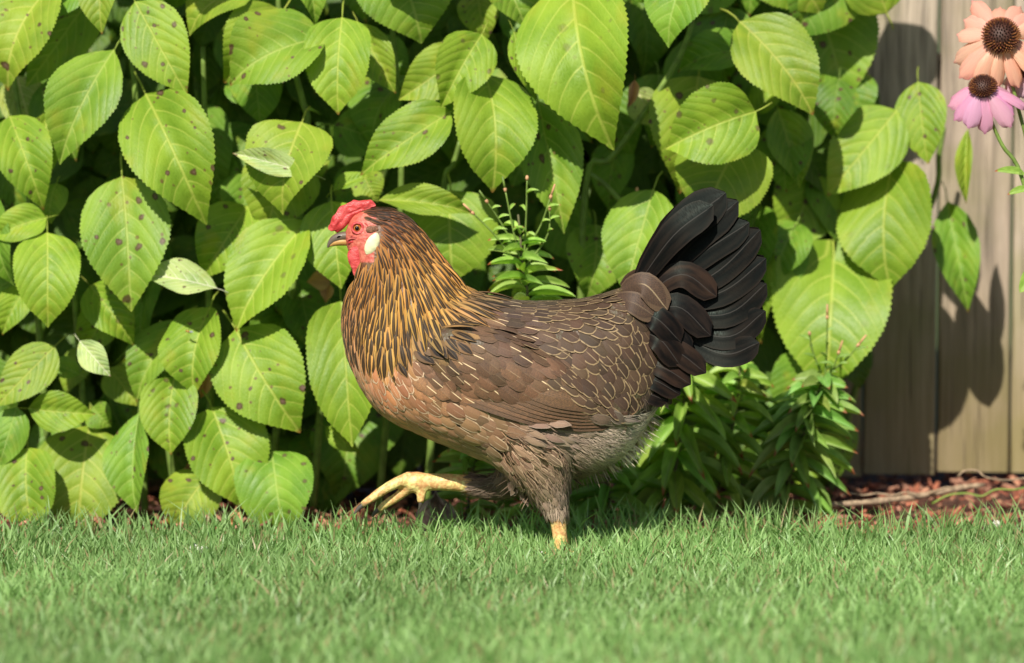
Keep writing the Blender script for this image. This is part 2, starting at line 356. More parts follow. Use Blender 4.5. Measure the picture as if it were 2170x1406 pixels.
tag(link('edge_grass', g2, M['grass']), 'longer unmown grass blades along the edge of the flower bed', 'grass', kind='stuff')

def chips(n, x0, x1, y0, y1, z=0.004):
    mb = MB()
    for i in range(n):
        c = Vector((random.uniform(x0, x1), random.uniform(y0, y1), z + random.random() * .012)); l, b, t = random.uniform(.006, .022), random.uniform(.002, .006), random.uniform(.001, .0035)
        rot = Matrix.Rotation(random.uniform(0, 6.28), 3, 'Z') @ Matrix.Rotation(random.gauss(0, .4), 3, 'Y') @ Matrix.Rotation(random.gauss(0, .5), 3, 'X')
        vs = [c + rot @ Vector((sx * l * random.uniform(.35, .6), sy * b * random.uniform(.3, .6), sz * t * .5)) for sx in (-1, 1) for sy in (-1, 1) for sz in (-1, 1)]
        k = random.choice([(.55, .19, .11), (.40, .125, .075), (.62, .30, .19), (.27, .10, .065), (.50, .25, .17)])
        mb.add(vs, [(0, 1, 3, 2), (4, 6, 7, 5), (0, 4, 5, 1), (2, 3, 7, 6), (0, 2, 6, 4), (1, 5, 7, 3)], None, (*k, 1))
    return mb
tag(chips(5600, -1.1, 1.3, .09, .95).build('mulch', M['chip'], None, False), 'red brown shredded bark mulch covering the flower bed', 'mulch', kind='stuff')

# ------------------------------------------------------------------ fence
FY = .55
fence = tag(empty('wooden_fence', (0.6, FY, 0)), 'weathered grey brown wooden fence of upright planks behind the plants', 'fence')
pw = 157 * SC * (D + FY) / D; xs = P(1988, 600, FY).x; k0 = -24
bot = P(2000, 1003, FY).z
def plank(x0, x1, zb, zt):
    n = 16; vs = []; fs = []; bev = .0022; th = .016
    prof = [(x0 + bev, 0), (x1 - bev, 0), (x1, bev), (x1, th), (x0, th), (x0, bev)]; ph = random.random() * 6
    for i in range(n + 1):
        z = lerp(zb, zt, i / n)
        for j, (x, y) in enumerate(prof):
            wv = .0006 * math.sin(z * 11 + ph) + .0004 * math.sin(z * 31 + ph * 2) if j in (0, 2, 5, 1) else 0
            vs.append((x - (x0 + x1) / 2 + wv, y + .0012 * math.sin(z * 4 + ph), z + (.0018 * math.sin(x * 90 + ph) if i == 0 else 0)))
    for i in range(n):
        for j in range(6):
            j2 = (j + 1) % 6; fs.append((i * 6 + j, i * 6 + j2, (i + 1) * 6 + j2, (i + 1) * 6 + j))
    fs.append(tuple(range(5, -1, -1))); fs.append(tuple(n * 6 + j for j in range(6)))
    return mesh('plank', vs, fs, False)
for k in range(k0, 9):
    x0 = xs + k * pw + random.uniform(.0008, .0016); x1 = xs + (k + 1) * pw - random.uniform(.001, .0025)
    slope = (k + .5) * .0022
    o = link('plank', plank(x0, x1, bot + slope + random.uniform(-.0015, .0015), 1.75 + random.uniform(-.004, .004)), M['wood'], fence, Matrix.Translation(((x0 + x1) / 2, FY + random.uniform(-.001, .001), 0)))
    t = random.uniform(.88, 1.1); o.color = (t, t * random.uniform(.96, 1.02), t * random.uniform(.92, 1.03), 1)
for z in (.42, 1.35):
    mb = MB(); a, b = xs + k0 * pw, xs + 9 * pw
    vs = [(x, y, zz) for x in (a, b) for y in (FY + .019, FY + .057) for zz in (z, z + .085)]
    mb.add(vs, [(0, 1, 3, 2), (4, 6, 7, 5), (0, 4, 5, 1), (2, 3, 7, 6), (0, 2, 6, 4), (1, 5, 7, 3)]); r_ = mb.build('rail', M['wood'], fence, False)
for x in (-1.3, .35, 1.5):
    mb = MB(); vs = [(x + dx, y, zz) for dx in (-.045, .045) for y in (FY + .059, FY + .149) for zz in (-.02, 1.6)]
    mb.add(vs, [(0, 1, 3, 2), (4, 6, 7, 5), (0, 4, 5, 1), (2, 3, 7, 6), (0, 2, 6, 4), (1, 5, 7, 3)]); mb.build('post', M['wood'], fence, False)

# ------------------------------------------------------------------ hydrangea leaves
PROF = {
 'broad': ([0, .02, .06, .14, .25, .38, .52, .66, .78, .88, .95, 1], [.04, .26, .50, .78, .95, 1, .95, .79, .56, .31, .12, 0]),
 'round': ([0, .02, .06, .14, .25, .40, .56, .70, .82, .91, .96, 1], [.05, .36, .62, .86, .98, 1, .95, .80, .56, .26, .09, 0]),
 'heart': ([0, .02, .06, .14, .25, .38, .52, .66, .80, .90, .96, 1], [.06, .55, .78, .95, 1, .98, .88, .70, .42, .19, .08, 0]),
 'long': ([0, .03, .08, .18, .32, .45, .60, .74, .84, .92, .97, 1], [.04, .20, .42, .74, .96, 1, .88, .64, .40, .18, .06, 0]),
}
def leaf_mesh(kind, fold, arch, wave, twist, side, ph, petiole=True, nl=56, nw=8):
    vv, ff = PROF[kind]; vs = []; fs = []; uv = []
    for i in range(nl + 1):
        v = i / nl; f = float(np.interp(v, vv, ff)); tooth = 1.0 if i % 2 else .965
        if i in (0, nl): tooth = 1
        for j in range(nw + 1):
            u = j / nw * 2 - 1; edge = abs(u)
            x = .5 * f * u * (tooth if edge > .99 else 1)
            y = v + (.006 if edge > .99 and i % 2 else 0)
            if kind == 'heart': y -= .13 * edge ** 1.2 * max(0, 1 - v * 2.2) ** 1.5 * 1.1
            else: y += .02 * edge * (1 - v)
            xx = x + side * .12 * v * v - side * .12 * v                       # sickle bend
            z = fold * abs(x) - .55 * fold * 4 * x * x * .5 + arch * v * (1 - v) * (1 + .5 * v) + wave * math.sin(v * 8 + ph + (1.3 if u > 0 else 0)) * edge ** 2 * f
            z += twist * x * (v - .4) - .10 * max(0, v - .8) * 1.5
            vs.append((xx, y, z)); uv.append((x, v))
    for i in range(nl):
        for j in range(nw):
            a = i * (nw + 1) + j; fs.append((a, a + 1, a + nw + 2, a + nw + 1))
    if petiole:
        pts = [(0, .02, -.008), (0, -.05, -.015), (.01, -.13, -.06), (.02, -.20, -.15)]; pv, pf, _ = tube_geo(pts, [.008, .011, .012, .012], 6); n = len(vs)
        vs += pv; fs += [tuple(q + n for q in f) for f in pf]; uv += [(0, .3)] * len(pv)
    return mesh('leaf', vs, fs, True, uv)
LM = {}
def get_leaf(kind):
    if kind not in LM:
        LM[kind] = [leaf_mesh(kind, random.uniform(.05, .75), random.uniform(.15, .7), random.uniform(.015, .055), random.uniform(-1, 1), random.uniform(-1.3, 1.3), random.uniform(0, 6)) for _ in range(9)]
    return random.choice(LM[kind])
def folded_leaf():
    return leaf_mesh('long', 1.5, .25, .03, .4, .8, 2)
shrub = tag(empty('hydrangea_shrub', (-.2, .36, 0)), 'leafy green hydrangea shrub with brown spotted leaves filling the background', 'shrub')
def place_leaf(me, b, t, wid, nrm, tint=(1, 1, 1), parent=shrub, name='leaf', mat=None):
    ax = (t - b); L = ax.length; ay = ax / L; n = (nrm - ay * nrm.dot(ay)).normalized(); axx = ay.cross(n)
    m3 = Matrix((axx * wid, ay * L, n * L)).transposed(); mw = m3.to_4x4(); mw.translation = b
    o = link(name, me, mat or M['leaf'], parent, mw); o.color = (*tint, 1); return o
LAY = {-1: .175, 0: .215, 1: .262, 2: .315, 3: .375, 4: .43}
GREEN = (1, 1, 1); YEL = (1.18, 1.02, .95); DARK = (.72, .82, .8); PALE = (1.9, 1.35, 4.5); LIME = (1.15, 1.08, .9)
def HL(bx, by, tx, ty, wd, lay, kind='broad', tint=None, roll=0., me=None, lift=.28):
    Y = LAY[lay] + random.uniform(-.008, .008)
    if bx > 1585 and bx < 2100 and lay < 3 and not (tx < 1500): Y = .375 + .035 * lay + random.uniform(-.01, .01)
    if lay < 0 and by > -60: Y = LAY[-1]
    vert = (ty - by) * SC
    b = P(bx, by, Y); t = P(tx, ty, Y - lift * max(vert, -.02))
    kx = (D + Y) / D * SC
    ang = roll + random.uniform(-.45, .45)
    nrm = Vector((math.sin(ang) - .12, -1, random.uniform(.1, .85)))
    if tint is None: tint = random.choice([GREEN, GREEN, LIME, YEL, (.9, 1, 1)])
    q = random.uniform(.92, 1.06); tint = tuple(c * q for c in tint)
    return place_leaf(me or get_leaf(kind), b, t, wd * kx * 1.04 / max(.8, math.cos(ang)), nrm, tint)
for a in [
 (110,-30,15,192,185,1,'broad',YEL),(200,-20,55,185,115,2,'broad'),(35,160,72,307,100,2,'broad',(1.7,1.25,3.2)),(243,104,125,348,150,0,'long'),(100,235,86,398,72,1,'long',YEL),
 (212,-80,215,72,85,0,'broad'),(285,2,395,200,128,0,'broad',LIME),(195,-60,92,62,95,1,'broad'),(308,198,437,476,190,0,'broad',LIME),(420,220,480,410,125,3,'broad',DARK),
 (535,-30,400,75,130,1,'broad'),(600,22,474,176,150,1,'broad'),(690,80,486,180,160,0,'round'),(488,168,547,240,70,2,'broad'),(725,36,716,243,140,0,'round',LIME),(760,50,838,198,85,1,'long'),
 (640,-80,668,55,70,1,'broad'),(830,-80,893,92,215,1,'broad'),(1022,72,935,228,120,0,'broad',LIME),(985,110,845,212,110,1,'broad',YEL),(958,235,763,370,118,0,'broad',LIME),
 (1028,156,1044,408,166,0,'round',LIME),(1140,212,1196,495,135,1,'long'),(1088,66,1135,216,58,0,'long',LIME),(1050,-70,1115,62,115,1,'broad'),(1010,-20,1030,90,90,2,'broad',YEL),
 (1212,-45,1298,318,222,0,'broad',LIME),(1480,-90,1415,100,150,0,'broad'),(1130,180,1256,303,100,2,'long',DARK),(1350,190,1402,268,70,2,'broad',PALE),
 (1603,236,1411,316,158,0,'round',LIME),(1480,160,1440,410,180,2,'broad',YEL),(1572,300,1492,478,200,1,'round',YEL),(1566,45,1724,243,165,1,'broad',YEL),(1705,-40,1790,228,215,2,'broad'),
 (1602,243,1677,155,66,0,'round',LIME),(1648,228,1696,398,98,0,'long',LIME),(1902,232,1754,414,150,0,'broad',LIME),(1725,360,1655,532,140,1,'broad'),(1945,172,1966,348,108,0,'broad',LIME),
 (1895,336,1885,614,190,0,'round',LIME),(2052,272,2047,432,34,0,'long',YEL),(2008,425,2052,662,98,2,'long'),(1766,552,1750,850,248,0,'heart',LIME),(1602,485,1612,728,130,1,'broad'),
 (1595,105,1436,152,95,2,'broad',DARK),(1385,400,1325,625,150,1,'broad'),(1262,475,1240,640,130,2,'broad'),(955,402,960,600,200,1,'round'),(800,425,1002,452,66,0,'long'),
 (702,425,722,612,140,0,'broad',LIME),(655,466,498,702,170,0,'long',LIME),(525,436,428,592,125,1,'broad'),(640,258,598,455,182,0,'round',YEL),(620,330,560,500,160,1,'broad',YEL),
 (705,405,785,372,38,0,'long'),(700,340,640,400,40,1,'long'),(770,370,800,428,70,1,'broad',YEL),(258,372,277,660,188,0,'broad'),(100,492,101,694,138,0,'round',LIME),
 (100,462,-15,505,72,0,'round',LIME),(20,245,92,445,125,1,'broad'),(120,388,108,475,80,1,'broad',LIME),(-15,410,28,605,85,1,'broad'),(62,598,4,710,70,1,'long'),
 (190,605,284,733,100,1,'broad',LIME),(325,575,310,755,85,2,'broad',DARK),(446,650,412,840,128,0,'round',LIME),(388,675,287,852,100,1,'long'),(498,696,636,917,182,0,'broad',LIME),
 (722,636,746,947,158,0,'round',LIME),(370,798,362,964,122,0,'round',LIME),(448,862,512,1077,172,0,'round'),(575,955,606,1145,165,0,'round'),(296,872,288,1088,94,0,'long'),
 (190,900,165,1145,195,1,'broad',YEL),(58,948,72,1134,142,0,'round',LIME),(445,1006,366,1128,118,0,'round'),(36,862,-5,995,80,0,'broad'),(118,732,-8,862,100,0,'broad'),
 (58,866,202,878,84,0,'long',LIME),(196,862,236,905,60,1,'broad'),(170,795,103,768,46,1,'long'),(690,905,762,960,46,1,'long'),(600,600,662,705,90,2,'broad',DARK),
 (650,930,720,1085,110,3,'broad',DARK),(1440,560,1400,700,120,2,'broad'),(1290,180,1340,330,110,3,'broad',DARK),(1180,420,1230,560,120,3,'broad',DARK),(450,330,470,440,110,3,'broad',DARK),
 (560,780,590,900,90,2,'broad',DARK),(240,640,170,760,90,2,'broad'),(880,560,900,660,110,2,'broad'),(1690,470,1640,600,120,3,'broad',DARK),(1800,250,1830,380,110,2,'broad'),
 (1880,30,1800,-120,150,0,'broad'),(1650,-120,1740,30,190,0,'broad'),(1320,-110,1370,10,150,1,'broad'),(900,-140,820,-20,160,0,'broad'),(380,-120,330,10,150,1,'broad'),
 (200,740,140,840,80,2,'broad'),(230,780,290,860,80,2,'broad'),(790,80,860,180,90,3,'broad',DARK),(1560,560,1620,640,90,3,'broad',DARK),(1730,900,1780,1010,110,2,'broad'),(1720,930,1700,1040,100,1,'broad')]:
    HL(*a)
# pale leaves seen from below with their blades folded up
fm = leaf_mesh('long', .35, .25, .03, .3, .9, 2)
for a in [(655, 368, 492, 324, 52), (462, 612, 302, 585, 74), (168, 722, 234, 798, 60)]:
    o = HL(*a, -1, me=fm, tint=(2.2, 1.65, 6.5), roll=.2)
tag(o)
# inner foliage behind the front layer; darker tints paint in the shade of the gaps
def filler(n, x0, x1, y0, y1, lays, sc=1.):
    for i in range(n):
        x = random.uniform(x0, x1); y = random.uniform(y0, y1); L = random.uniform(120, 210) * sc; an = random.gauss(math.pi / 2, .55)
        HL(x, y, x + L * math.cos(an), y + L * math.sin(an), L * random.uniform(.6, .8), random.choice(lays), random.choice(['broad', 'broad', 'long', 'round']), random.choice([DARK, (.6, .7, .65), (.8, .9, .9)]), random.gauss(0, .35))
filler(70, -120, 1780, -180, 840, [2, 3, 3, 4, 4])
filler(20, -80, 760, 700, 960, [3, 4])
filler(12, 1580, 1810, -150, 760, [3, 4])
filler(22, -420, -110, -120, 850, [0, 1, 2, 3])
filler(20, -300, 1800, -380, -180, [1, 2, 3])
low = [leaf_mesh(k_, random.uniform(.1, .4), random.uniform(.12, .4), .02, random.uniform(-.5, .5), random.uniform(-1, 1), random.uniform(0, 6), False, 14, 4) for k_ in ('broad', 'long', 'broad', 'round')]
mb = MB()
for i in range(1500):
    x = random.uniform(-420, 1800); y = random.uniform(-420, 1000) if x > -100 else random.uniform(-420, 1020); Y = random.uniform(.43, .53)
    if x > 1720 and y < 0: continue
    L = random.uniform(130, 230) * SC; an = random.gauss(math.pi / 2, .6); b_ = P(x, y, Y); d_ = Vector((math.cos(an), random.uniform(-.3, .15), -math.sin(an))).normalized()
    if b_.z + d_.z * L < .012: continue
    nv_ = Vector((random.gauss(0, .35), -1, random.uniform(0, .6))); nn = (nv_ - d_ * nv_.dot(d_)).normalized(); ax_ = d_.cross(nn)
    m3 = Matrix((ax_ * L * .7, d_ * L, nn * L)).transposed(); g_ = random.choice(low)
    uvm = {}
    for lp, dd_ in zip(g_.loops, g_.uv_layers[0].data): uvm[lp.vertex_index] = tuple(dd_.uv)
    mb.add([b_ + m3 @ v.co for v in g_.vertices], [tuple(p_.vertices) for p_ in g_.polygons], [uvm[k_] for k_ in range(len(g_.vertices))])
inner = tag(mb.build('inner_foliage', M['leaf'], shrub), kind='stuff'); inner.color = (.4, .47, .4, 1)  # same leaf material darkened, shade deep in the shrub put into its colour
# outer leaves just above the picture, which shade the top rows
for i in range(16):
    x = random.uniform(-150, 1800); HL(x, -330 + random.uniform(-60, 60), x + random.uniform(-70, 70), -130 + random.uniform(-50, 20), 150, random.choice([-1, 0]), 'broad')
# dry tan leaves in the shrub
for (bx, by, tx, ty, wd) in [(700, 600, 650, 598, 38), (688, 600, 690, 642, 26), (440, 790, 425, 845, 24), (1345, 170, 1330, 230, 20)]:
    Y = .27; o = place_leaf(folded_leaf(), P(bx, by, Y), P(tx, ty, Y - .004), wd * SC * 1.3, Vector((.2, -1, .4)), (1, 1, 1), shrub, 'dry_leaf', M['peach']); o['label'] = 'dried tan leaf'
# stems
for pts in [[(270, 30), (278, 120), (287, 205), (295, 420), (300, 900), (310, 1140)], [(590, -40), (594, 40), (640, 210), (650, 300), (610, 700), (560, 1120)], [(1480, -20), (1440, 120), (1300, 330), (1245, 370), (1230, 700), (1240, 1120)],
            [(1245, 365), (1290, 400), (1360, 485), (1380, 560), (1370, 800)], [(975, 300), (960, 350), (940, 400), (930, 700), (900, 1120)], [(1620, 240), (1580, 300), (1560, 500), (1560, 800), (1500, 1120)], [(1810, 480), (1770, 570), (1730, 800), (1700, 1110)],
            [(155, 560), (160, 660), (180, 900), (200, 1130)], [(700, 420), (695, 520), (690, 700), (660, 1120)], [(260, 640), (310, 730), (350, 900), (380, 1130)], [(1905, 250), (1880, 300), (1850, 420), (1790, 700), (1720, 1110)], [(1015, 90), (1005, 160), (1010, 260)],
            [(2000, 270), (1990, 330), (1975, 430), (1850, 700), (1740, 1110)], [(20, 100), (60, 400), (90, 800), (120, 1130)], [(430, 100), (440, 500), (450, 1130)], [(-140, 100), (-100, 600), (-60, 1130)], [(820, -60), (850, 400), (800, 1120)]]:
    sp = spline([tuple(P(x, y, (.275 if x < 1585 else .46) + .04 * min(1, max(0, (y - 200) / 900)))) for x, y in pts], 22); n = len(sp)
    vs, fs, uv = tube_geo(sp, [lerp(.0028, .0046, i / n) for i in range(n)], 7); mb = MB(); mb.add(vs, fs, uv); mb.build('stem', M['stem'], shrub)

# little fly resting on a leaf
fly = tag(empty('fly', P(400, 703, .185)), 'tiny golden long legged fly resting on a smooth green leaf', 'insect')
q = P(400, 703, .185); mb = MB(); mb.add(*tube_geo([q + Vector((-.0032, 0, .0008)), q + Vector((-.0012, -.0006, .0004)), q + Vector((.003, 0, -.0012))], [.0007, .0012, .0004], 8)); mb.build('body', M['fly'], fly)
for s in (0, 1):
    mb = MB(); mb.add([q + Vector((-.001, -.001, 0)), q + Vector((.003, -.0016, .0012 - s * .004)), q + Vector((.0055, -.001, -.0005 - s * .0028)), q + Vector((.003, -.001, -.0012 - s * .002))], [(0, 1, 2, 3)]); mb.build('wing', M['flywing'], fly)
mb = MB()
for k in range(6):
    a = math.pi * 2 * k / 6 + .3; mb.add(*tube_geo([q, q + Vector((.0022 * math.cos(a), -.0008, .0022 * math.sin(a))), q + Vector((.0036 * math.cos(a), .001, .0036 * math.sin(a)))], [.0002] * 3, 4))
mb.build('legs', M['claw'], fly)

# ------------------------------------------------------------------ narrow-leaved perennials
def lance_mesh(arch, n=12):
    vs = []; fs = []; uv = []
    for i in range(n + 1):
        v = i / n; f = math.sin(math.pi * min(1, v ** .85)) ** .7 if 0 < v < 1 else 0
        f = max(f, .12 if i == 0 else 0)
        for u in (-1, -.5, 0, .5, 1):
            x = .5 * f * u; vs.append((x, v, abs(x) * .35 + arch * v * (1 - v) - arch * .5 * v * v)); uv.append((x, v))
    for i in range(n):
        for j in range(4):
            a = i * 5 + j; fs.append((a, a + 1, a + 6, a + 5))
    return mesh('leaf', vs, fs, True, uv)
LN = [lance_mesh(a) for a in (.1, .25, .4)]
def perennial(label, pts, Y, nleaf, ln, wd, twigs=(), droop=.3, tint=(1, 1, 1), start=.05, ground=True, face=None):
    root = tag(empty('perennial_plant', (P(*pts[-1], Y).x, Y, 0)), label, 'plant', 'narrow leaved perennials beside the hen')
    sp = [Vector(tuple(q)) for q in spline([tuple(P(x, y, Y)) for x, y in pts], 40)]
    mb = MB(); mb.add(*tube_geo(sp, [lerp(.0012, .0022, i / 39) for i in range(40)], 7)); mb.build('stem', M['dstem'], root)
    ga = 0
    for i in range(nleaf):
        s = start + (1 - start) * (i / nleaf) ** .95; p = sp[min(39, int(s * 39))]; ga += 2.4
        d = Vector((math.cos(ga), math.sin(ga) * .8, random.uniform(.0, .35) - droop * (.4 + s))).normalized(); g = random.uniform(.75, 1.15) * (.55 + .6 * min(1, s * 2.2))
        L = ln * SC * g
        nn = Vector((0, -.45, 1)) if random.random() < .5 else Vector((-.2, -1, .6))
        place_leaf(random.choice(LN), p, p + d * L, wd * SC * random.uniform(.8, 1.2), nn, tuple(t * random.uniform(.85, 1.15) for t in tint), root, 'leaf', M['lance'])
    for tw in twigs:
        tp = [tuple(P(x, y, Y - .005 * j)) for j, (x, y) in enumerate(tw)]; sp2 = spline(tp, 10)
        mb = MB(); mb.add(*tube_geo(sp2, [lerp(.0013, .0008, i / 9) for i in range(10)], 6)); o = mb.build('flower_stalk', M['stem'], root)
        for q_ in range(4):
            pq = Vector(tuple(sp2[1 + q_ * 2])); g_ = random.uniform(0, 6.28); dq = Vector((math.cos(g_), math.sin(g_) * .6, .35)).normalized(); place_leaf(random.choice(LN), pq, pq + dq * random.uniform(.010, .018), .004, Vector((0, -.7, .8)), tint, root, 'leaf', M['lance'])
        e = Vector(tuple(sp2[-1])); e0 = Vector(tuple(sp2[-3])); dr = (e - e0).normalized()
        mb = MB(); mb.add(*tube_geo([e - dr * .004, e - dr * .002, e, e + dr * .0015], [.0009, .0018, .0018, .0006], 7)); mb.build('seed_cap', M['peach'], o)
        if random.random() < .7:
            mb = MB(); mb.add(*tube_geo([e, e + dr * .007, e + dr * .013], [.0012, .0012, .0009], 6)); mb.build('spent_bloom', random.choice([M['stem'], M['peach']]), o)
    return root
perennial('leggy narrow leaved perennial with bare bud stalks rising behind the back of the hen', [(1098, 455), (1108, 560), (1120, 650), (1130, 900), (1110, 1120)], .14, 64, 88, 17,
          [[(1105, 560), (1090, 500), (1070, 400)], [(1110, 560), (1115, 460), (1117, 375)], [(1110, 540), (1145, 480), (1168, 415)], [(1100, 540), (1060, 470), (1030, 425)], [(1095, 560), (1050, 500), (1000, 450)], [(1110, 570), (1160, 500), (1165, 440)]], .15, (1.15, 1.15, 1.2), .1)
perennial('slender perennial with long lance leaves drooping below the tail of the hen', [(1440, 700), (1450, 820), (1440, 950), (1400, 1120)], .25, 50, 150, 30, [], .75, (1, 1, .9), .2)
perennial('perennial stem with bright narrow leaves rising to the left of the dark bushy one', [(1570, 760), (1560, 870), (1530, 1000), (1500, 1130)], .27, 62, 110, 22, [[(1570, 850), (1578, 800), (1578, 760)], [(1410, 640), (1390, 530), (1405, 420)], [(1330, 560), (1345, 480), (1350, 400)]], .45, (1.1, 1.1, 1), .05)
perennial('bushy dark narrow leaved perennial with a dense whorled top beside the fence', [(1745, 800), (1720, 870), (1690, 960), (1640, 1120)], .255, 84, 118, 26,
          [[(1748, 800), (1752, 740), (1753, 670)], [(1740, 790), (1722, 745), (1715, 705)], [(1748, 795), (1790, 765), (1820, 730)], [(1745, 800), (1765, 780), (1778, 745)]], .5, (.8, .85, .95), .0)
perennial('low sparse perennial with narrow leaves in the shade under the belly of the hen', [(1010, 940), (1000, 1010), (985, 1120)], .22, 34, 100, 20, [], .2, (1, 1, 1), .0)
perennial('short leaning perennial between the standing leg and the long drooping leaves', [(1270, 960), (1290, 1040), (1290, 1130)], .24, 30, 130, 28, [], .5, (.9, .95, 1), .0)
perennial('small sparse perennial behind the raised foot of the hen', [(1110, 1000), (1120, 1060), (1110, 1130)], .27, 24, 90, 20, [], .3, (.9, .95, 1), .0)

# ------------------------------------------------------------------ coneflowers
def petal_mesh(n=8):
    vs = []; fs = []; uv = []
    for i in range(n + 1):
        v = i / n; f = float(np.interp(v, [0, .15, .5, .8, .93, 1], [.35, .6, 1, .95, .7, .35]))
        for j in range(7):
            u = j / 3 - 1; x = .5 * f * u; y = v - (.05 if j in (1, 5) and i == n else 0) - (.06 if j in (0, 6) and i == n else 0)
            vs.append((x, y, -.22 * v * v - .08 * abs(u) ** 2 + .02 * math.cos(u * 9))); uv.append((x, v))
    for i in range(n):
        for j in range(6):
            a = i * 7 + j; fs.append((a, a + 1, a + 8, a + 7))
    return mesh('petal', vs, fs, True, uv, [(1, 1, 1, 1)] * len(vs))
PM = petal_mesh()
def coneflower(label, cx, cy, Y, axis, rc, rp, wd, npet, droop, col, stem, order=None):
    c = P(cx, cy, Y); kx = (D + Y) / D * SC; root = tag(empty('coneflower', (P(*stem[-1], Y).x, Y, 0)), label, 'flower', 'coneflowers in front of the fence')
    ax = Vector(axis).normalized(); a = ax.cross(Vector((1, 0, 0))).normalized(); b = ax.cross(a)
    mb = MB(); r = rc * kx
    vs, fs, uv = tube_geo([c - ax * r * .5, c - ax * r * .3, c + ax * r * .1, c + ax * r * .45, c + ax * r * .7, c + ax * r * .78], [r * .3, r * .85, r * .95, r * .8, r * .45, r * .1], 16); mb.add(vs, fs, uv, (.07, .022, .012, 1))
    for k in range(230):
        ph = k * 2.39996; f = math.sqrt((k + .5) / 230); rr = r * .98 * math.sin(f * 1.45) ; hh = r * (.8 * math.cos(f * 1.5) - .05)
        p = c + (a * math.cos(ph) + b * math.sin(ph)) * rr + ax * hh; dd = (p - c + ax * r * .4).normalized(); t = f
        col_ = (.055, .016, .010, 1) if t < .45 else ((.14, .035, .015, 1) if random.random() < .5 else (.30, .11, .03, 1))
        mb.add(*tube_geo([p - dd * r * .06, p + dd * r * .12, p + dd * r * .22], [r * .05, r * .045, r * .012], 5), col_)
    mb.build('cone', M['cone'], root)
    for k in range(npet):
        ph = 2 * math.pi * k / npet + random.uniform(-.12, .12); d = a * math.cos(ph) + b * math.sin(ph)
        dr = droop + random.uniform(-.2, .3); dd = (d * math.cos(dr) - ax * math.sin(dr)).normalized(); p = c + d * r * .7 - ax * r * .12; nn = (ax * math.cos(dr) + d * math.sin(dr))
        o = place_leaf(PM, p, p + dd * (rp - rc * .7) * kx * random.uniform(.8, 1.12), wd * kx * random.uniform(.85, 1.1), nn + Vector((random.uniform(-.6, .6), 0, random.uniform(-.3, .3))), tuple(x * random.uniform(.92, 1.08) for x in col), root, 'petal', M['petal'])
    sp = spline([tuple(c - ax * r * .5)] + [tuple(P(x, y, Y + .01)) for x, y in stem], 24)
    mb = MB(); mb.add(*tube_geo(sp, [.0017 + .0008 * i / 24 for i in range(24)], 8)); mb.build('stem', M['stem'], root)
    return root
f1 = coneflower('large peach coneflower with a dark brown cone at the top right of the fence', 2121, 78, .10, (-.05, -.93, .42), 37, 116, 42, 14, .3, (.92, .50, .37), [(2150, 200), (2200, 420), (2230, 800), (2240, 1080)])
f2 = coneflower('pink coneflower with hanging petals just below the peach one', 2083, 186, .085, (-.1, -.62, .78), 28, 98, 36, 12, .6, (.86, .42, .60), [(2098, 250), (2125, 310), (2165, 375), (2215, 600), (2225, 1080)])
f3 = coneflower('faded mauve coneflower half hidden beside the pink one at the right picture edge', 2172, 150, .12, (.2, -.4, .9), 26, 76, 30, 11, .95, (.82, .52, .62), [(2185, 300), (2220, 600), (2245, 1080)])
for (a, b, c_, d_, wd, rt) in [(2172, 372, 2108, 362, 20, f2), (2182, 402, 2135, 412, 18, f2), (2215, 560, 2160, 620, 40, f2), (2210, 700, 2260, 780, 45, f1)]:
    place_leaf(LN[0], P(a, b, .095), P(c_, d_, .09), wd * SC, Vector((0, -.8, .6)), (1, 1, 1), rt, 'leaf', M['lance'])

# ------------------------------------------------------------------ twig, dry leaf, clover, tendrils
root = tag(empty('fallen_twig', P(1900, 1052, .36)), 'pale dry twig lying on the red mulch in front of the fence', 'twig')
sp = spline([tuple(P(x, y, Y)) for x, y, Y in [(1725, 1072, .27), (1830, 1066, .30), (1940, 1053, .34), (2030, 1036, .37), (2085, 1028, .39)]], 26)
mb = MB(); mb.add(*tube_geo(sp, [.0026 + .0009 * math.sin(i * 1.7) * random.random() + .0012 * math.sin(i / 25 * 3.1) for i in range(26)], 8)); mb.build('branch', M['stick'], root)
mb = MB(); mb.add(*tube_geo([Vector(tuple(sp[14])), Vector(tuple(sp[14])) + Vector((.02, -.008, .009)), Vector(tuple(sp[14])) + Vector((.035, -.012, .010))], [.0018, .0012, .0006], 6)); mb.build('side_shoot', M['stick'], root)
for lab, pts in [('curly dried grass strand crossing the pale twig', [(1780, 1052), (1800, 1046), (1830, 1050), (1860, 1046), (1890, 1050), (1920, 1044), (1950, 1048)]), ('wavy green grass strand below the fence at the right', [(1975, 1068), (2010, 1050), (2050, 1046), (2080, 1052), (2110, 1038), (2150, 1038), (2190, 1030)]),
                 ('looping grass strand arched under the fence planks', [(2030, 1010), (2045, 998), (2070, 998), (2090, 1012), (2130, 1018), (2190, 1012)])]:
    sp = spline([tuple(P(x, y, .33)) for x, y in pts], 24); mb = MB(); mb.add(*tube_geo(sp, [.0010] * 24, 5)); tag(mb.build('grass_strand', M['lance' if 'wavy' in lab else 'stick']), lab, 'grass strand').color = (1, 1, 1, 1)
dl = folded_leaf
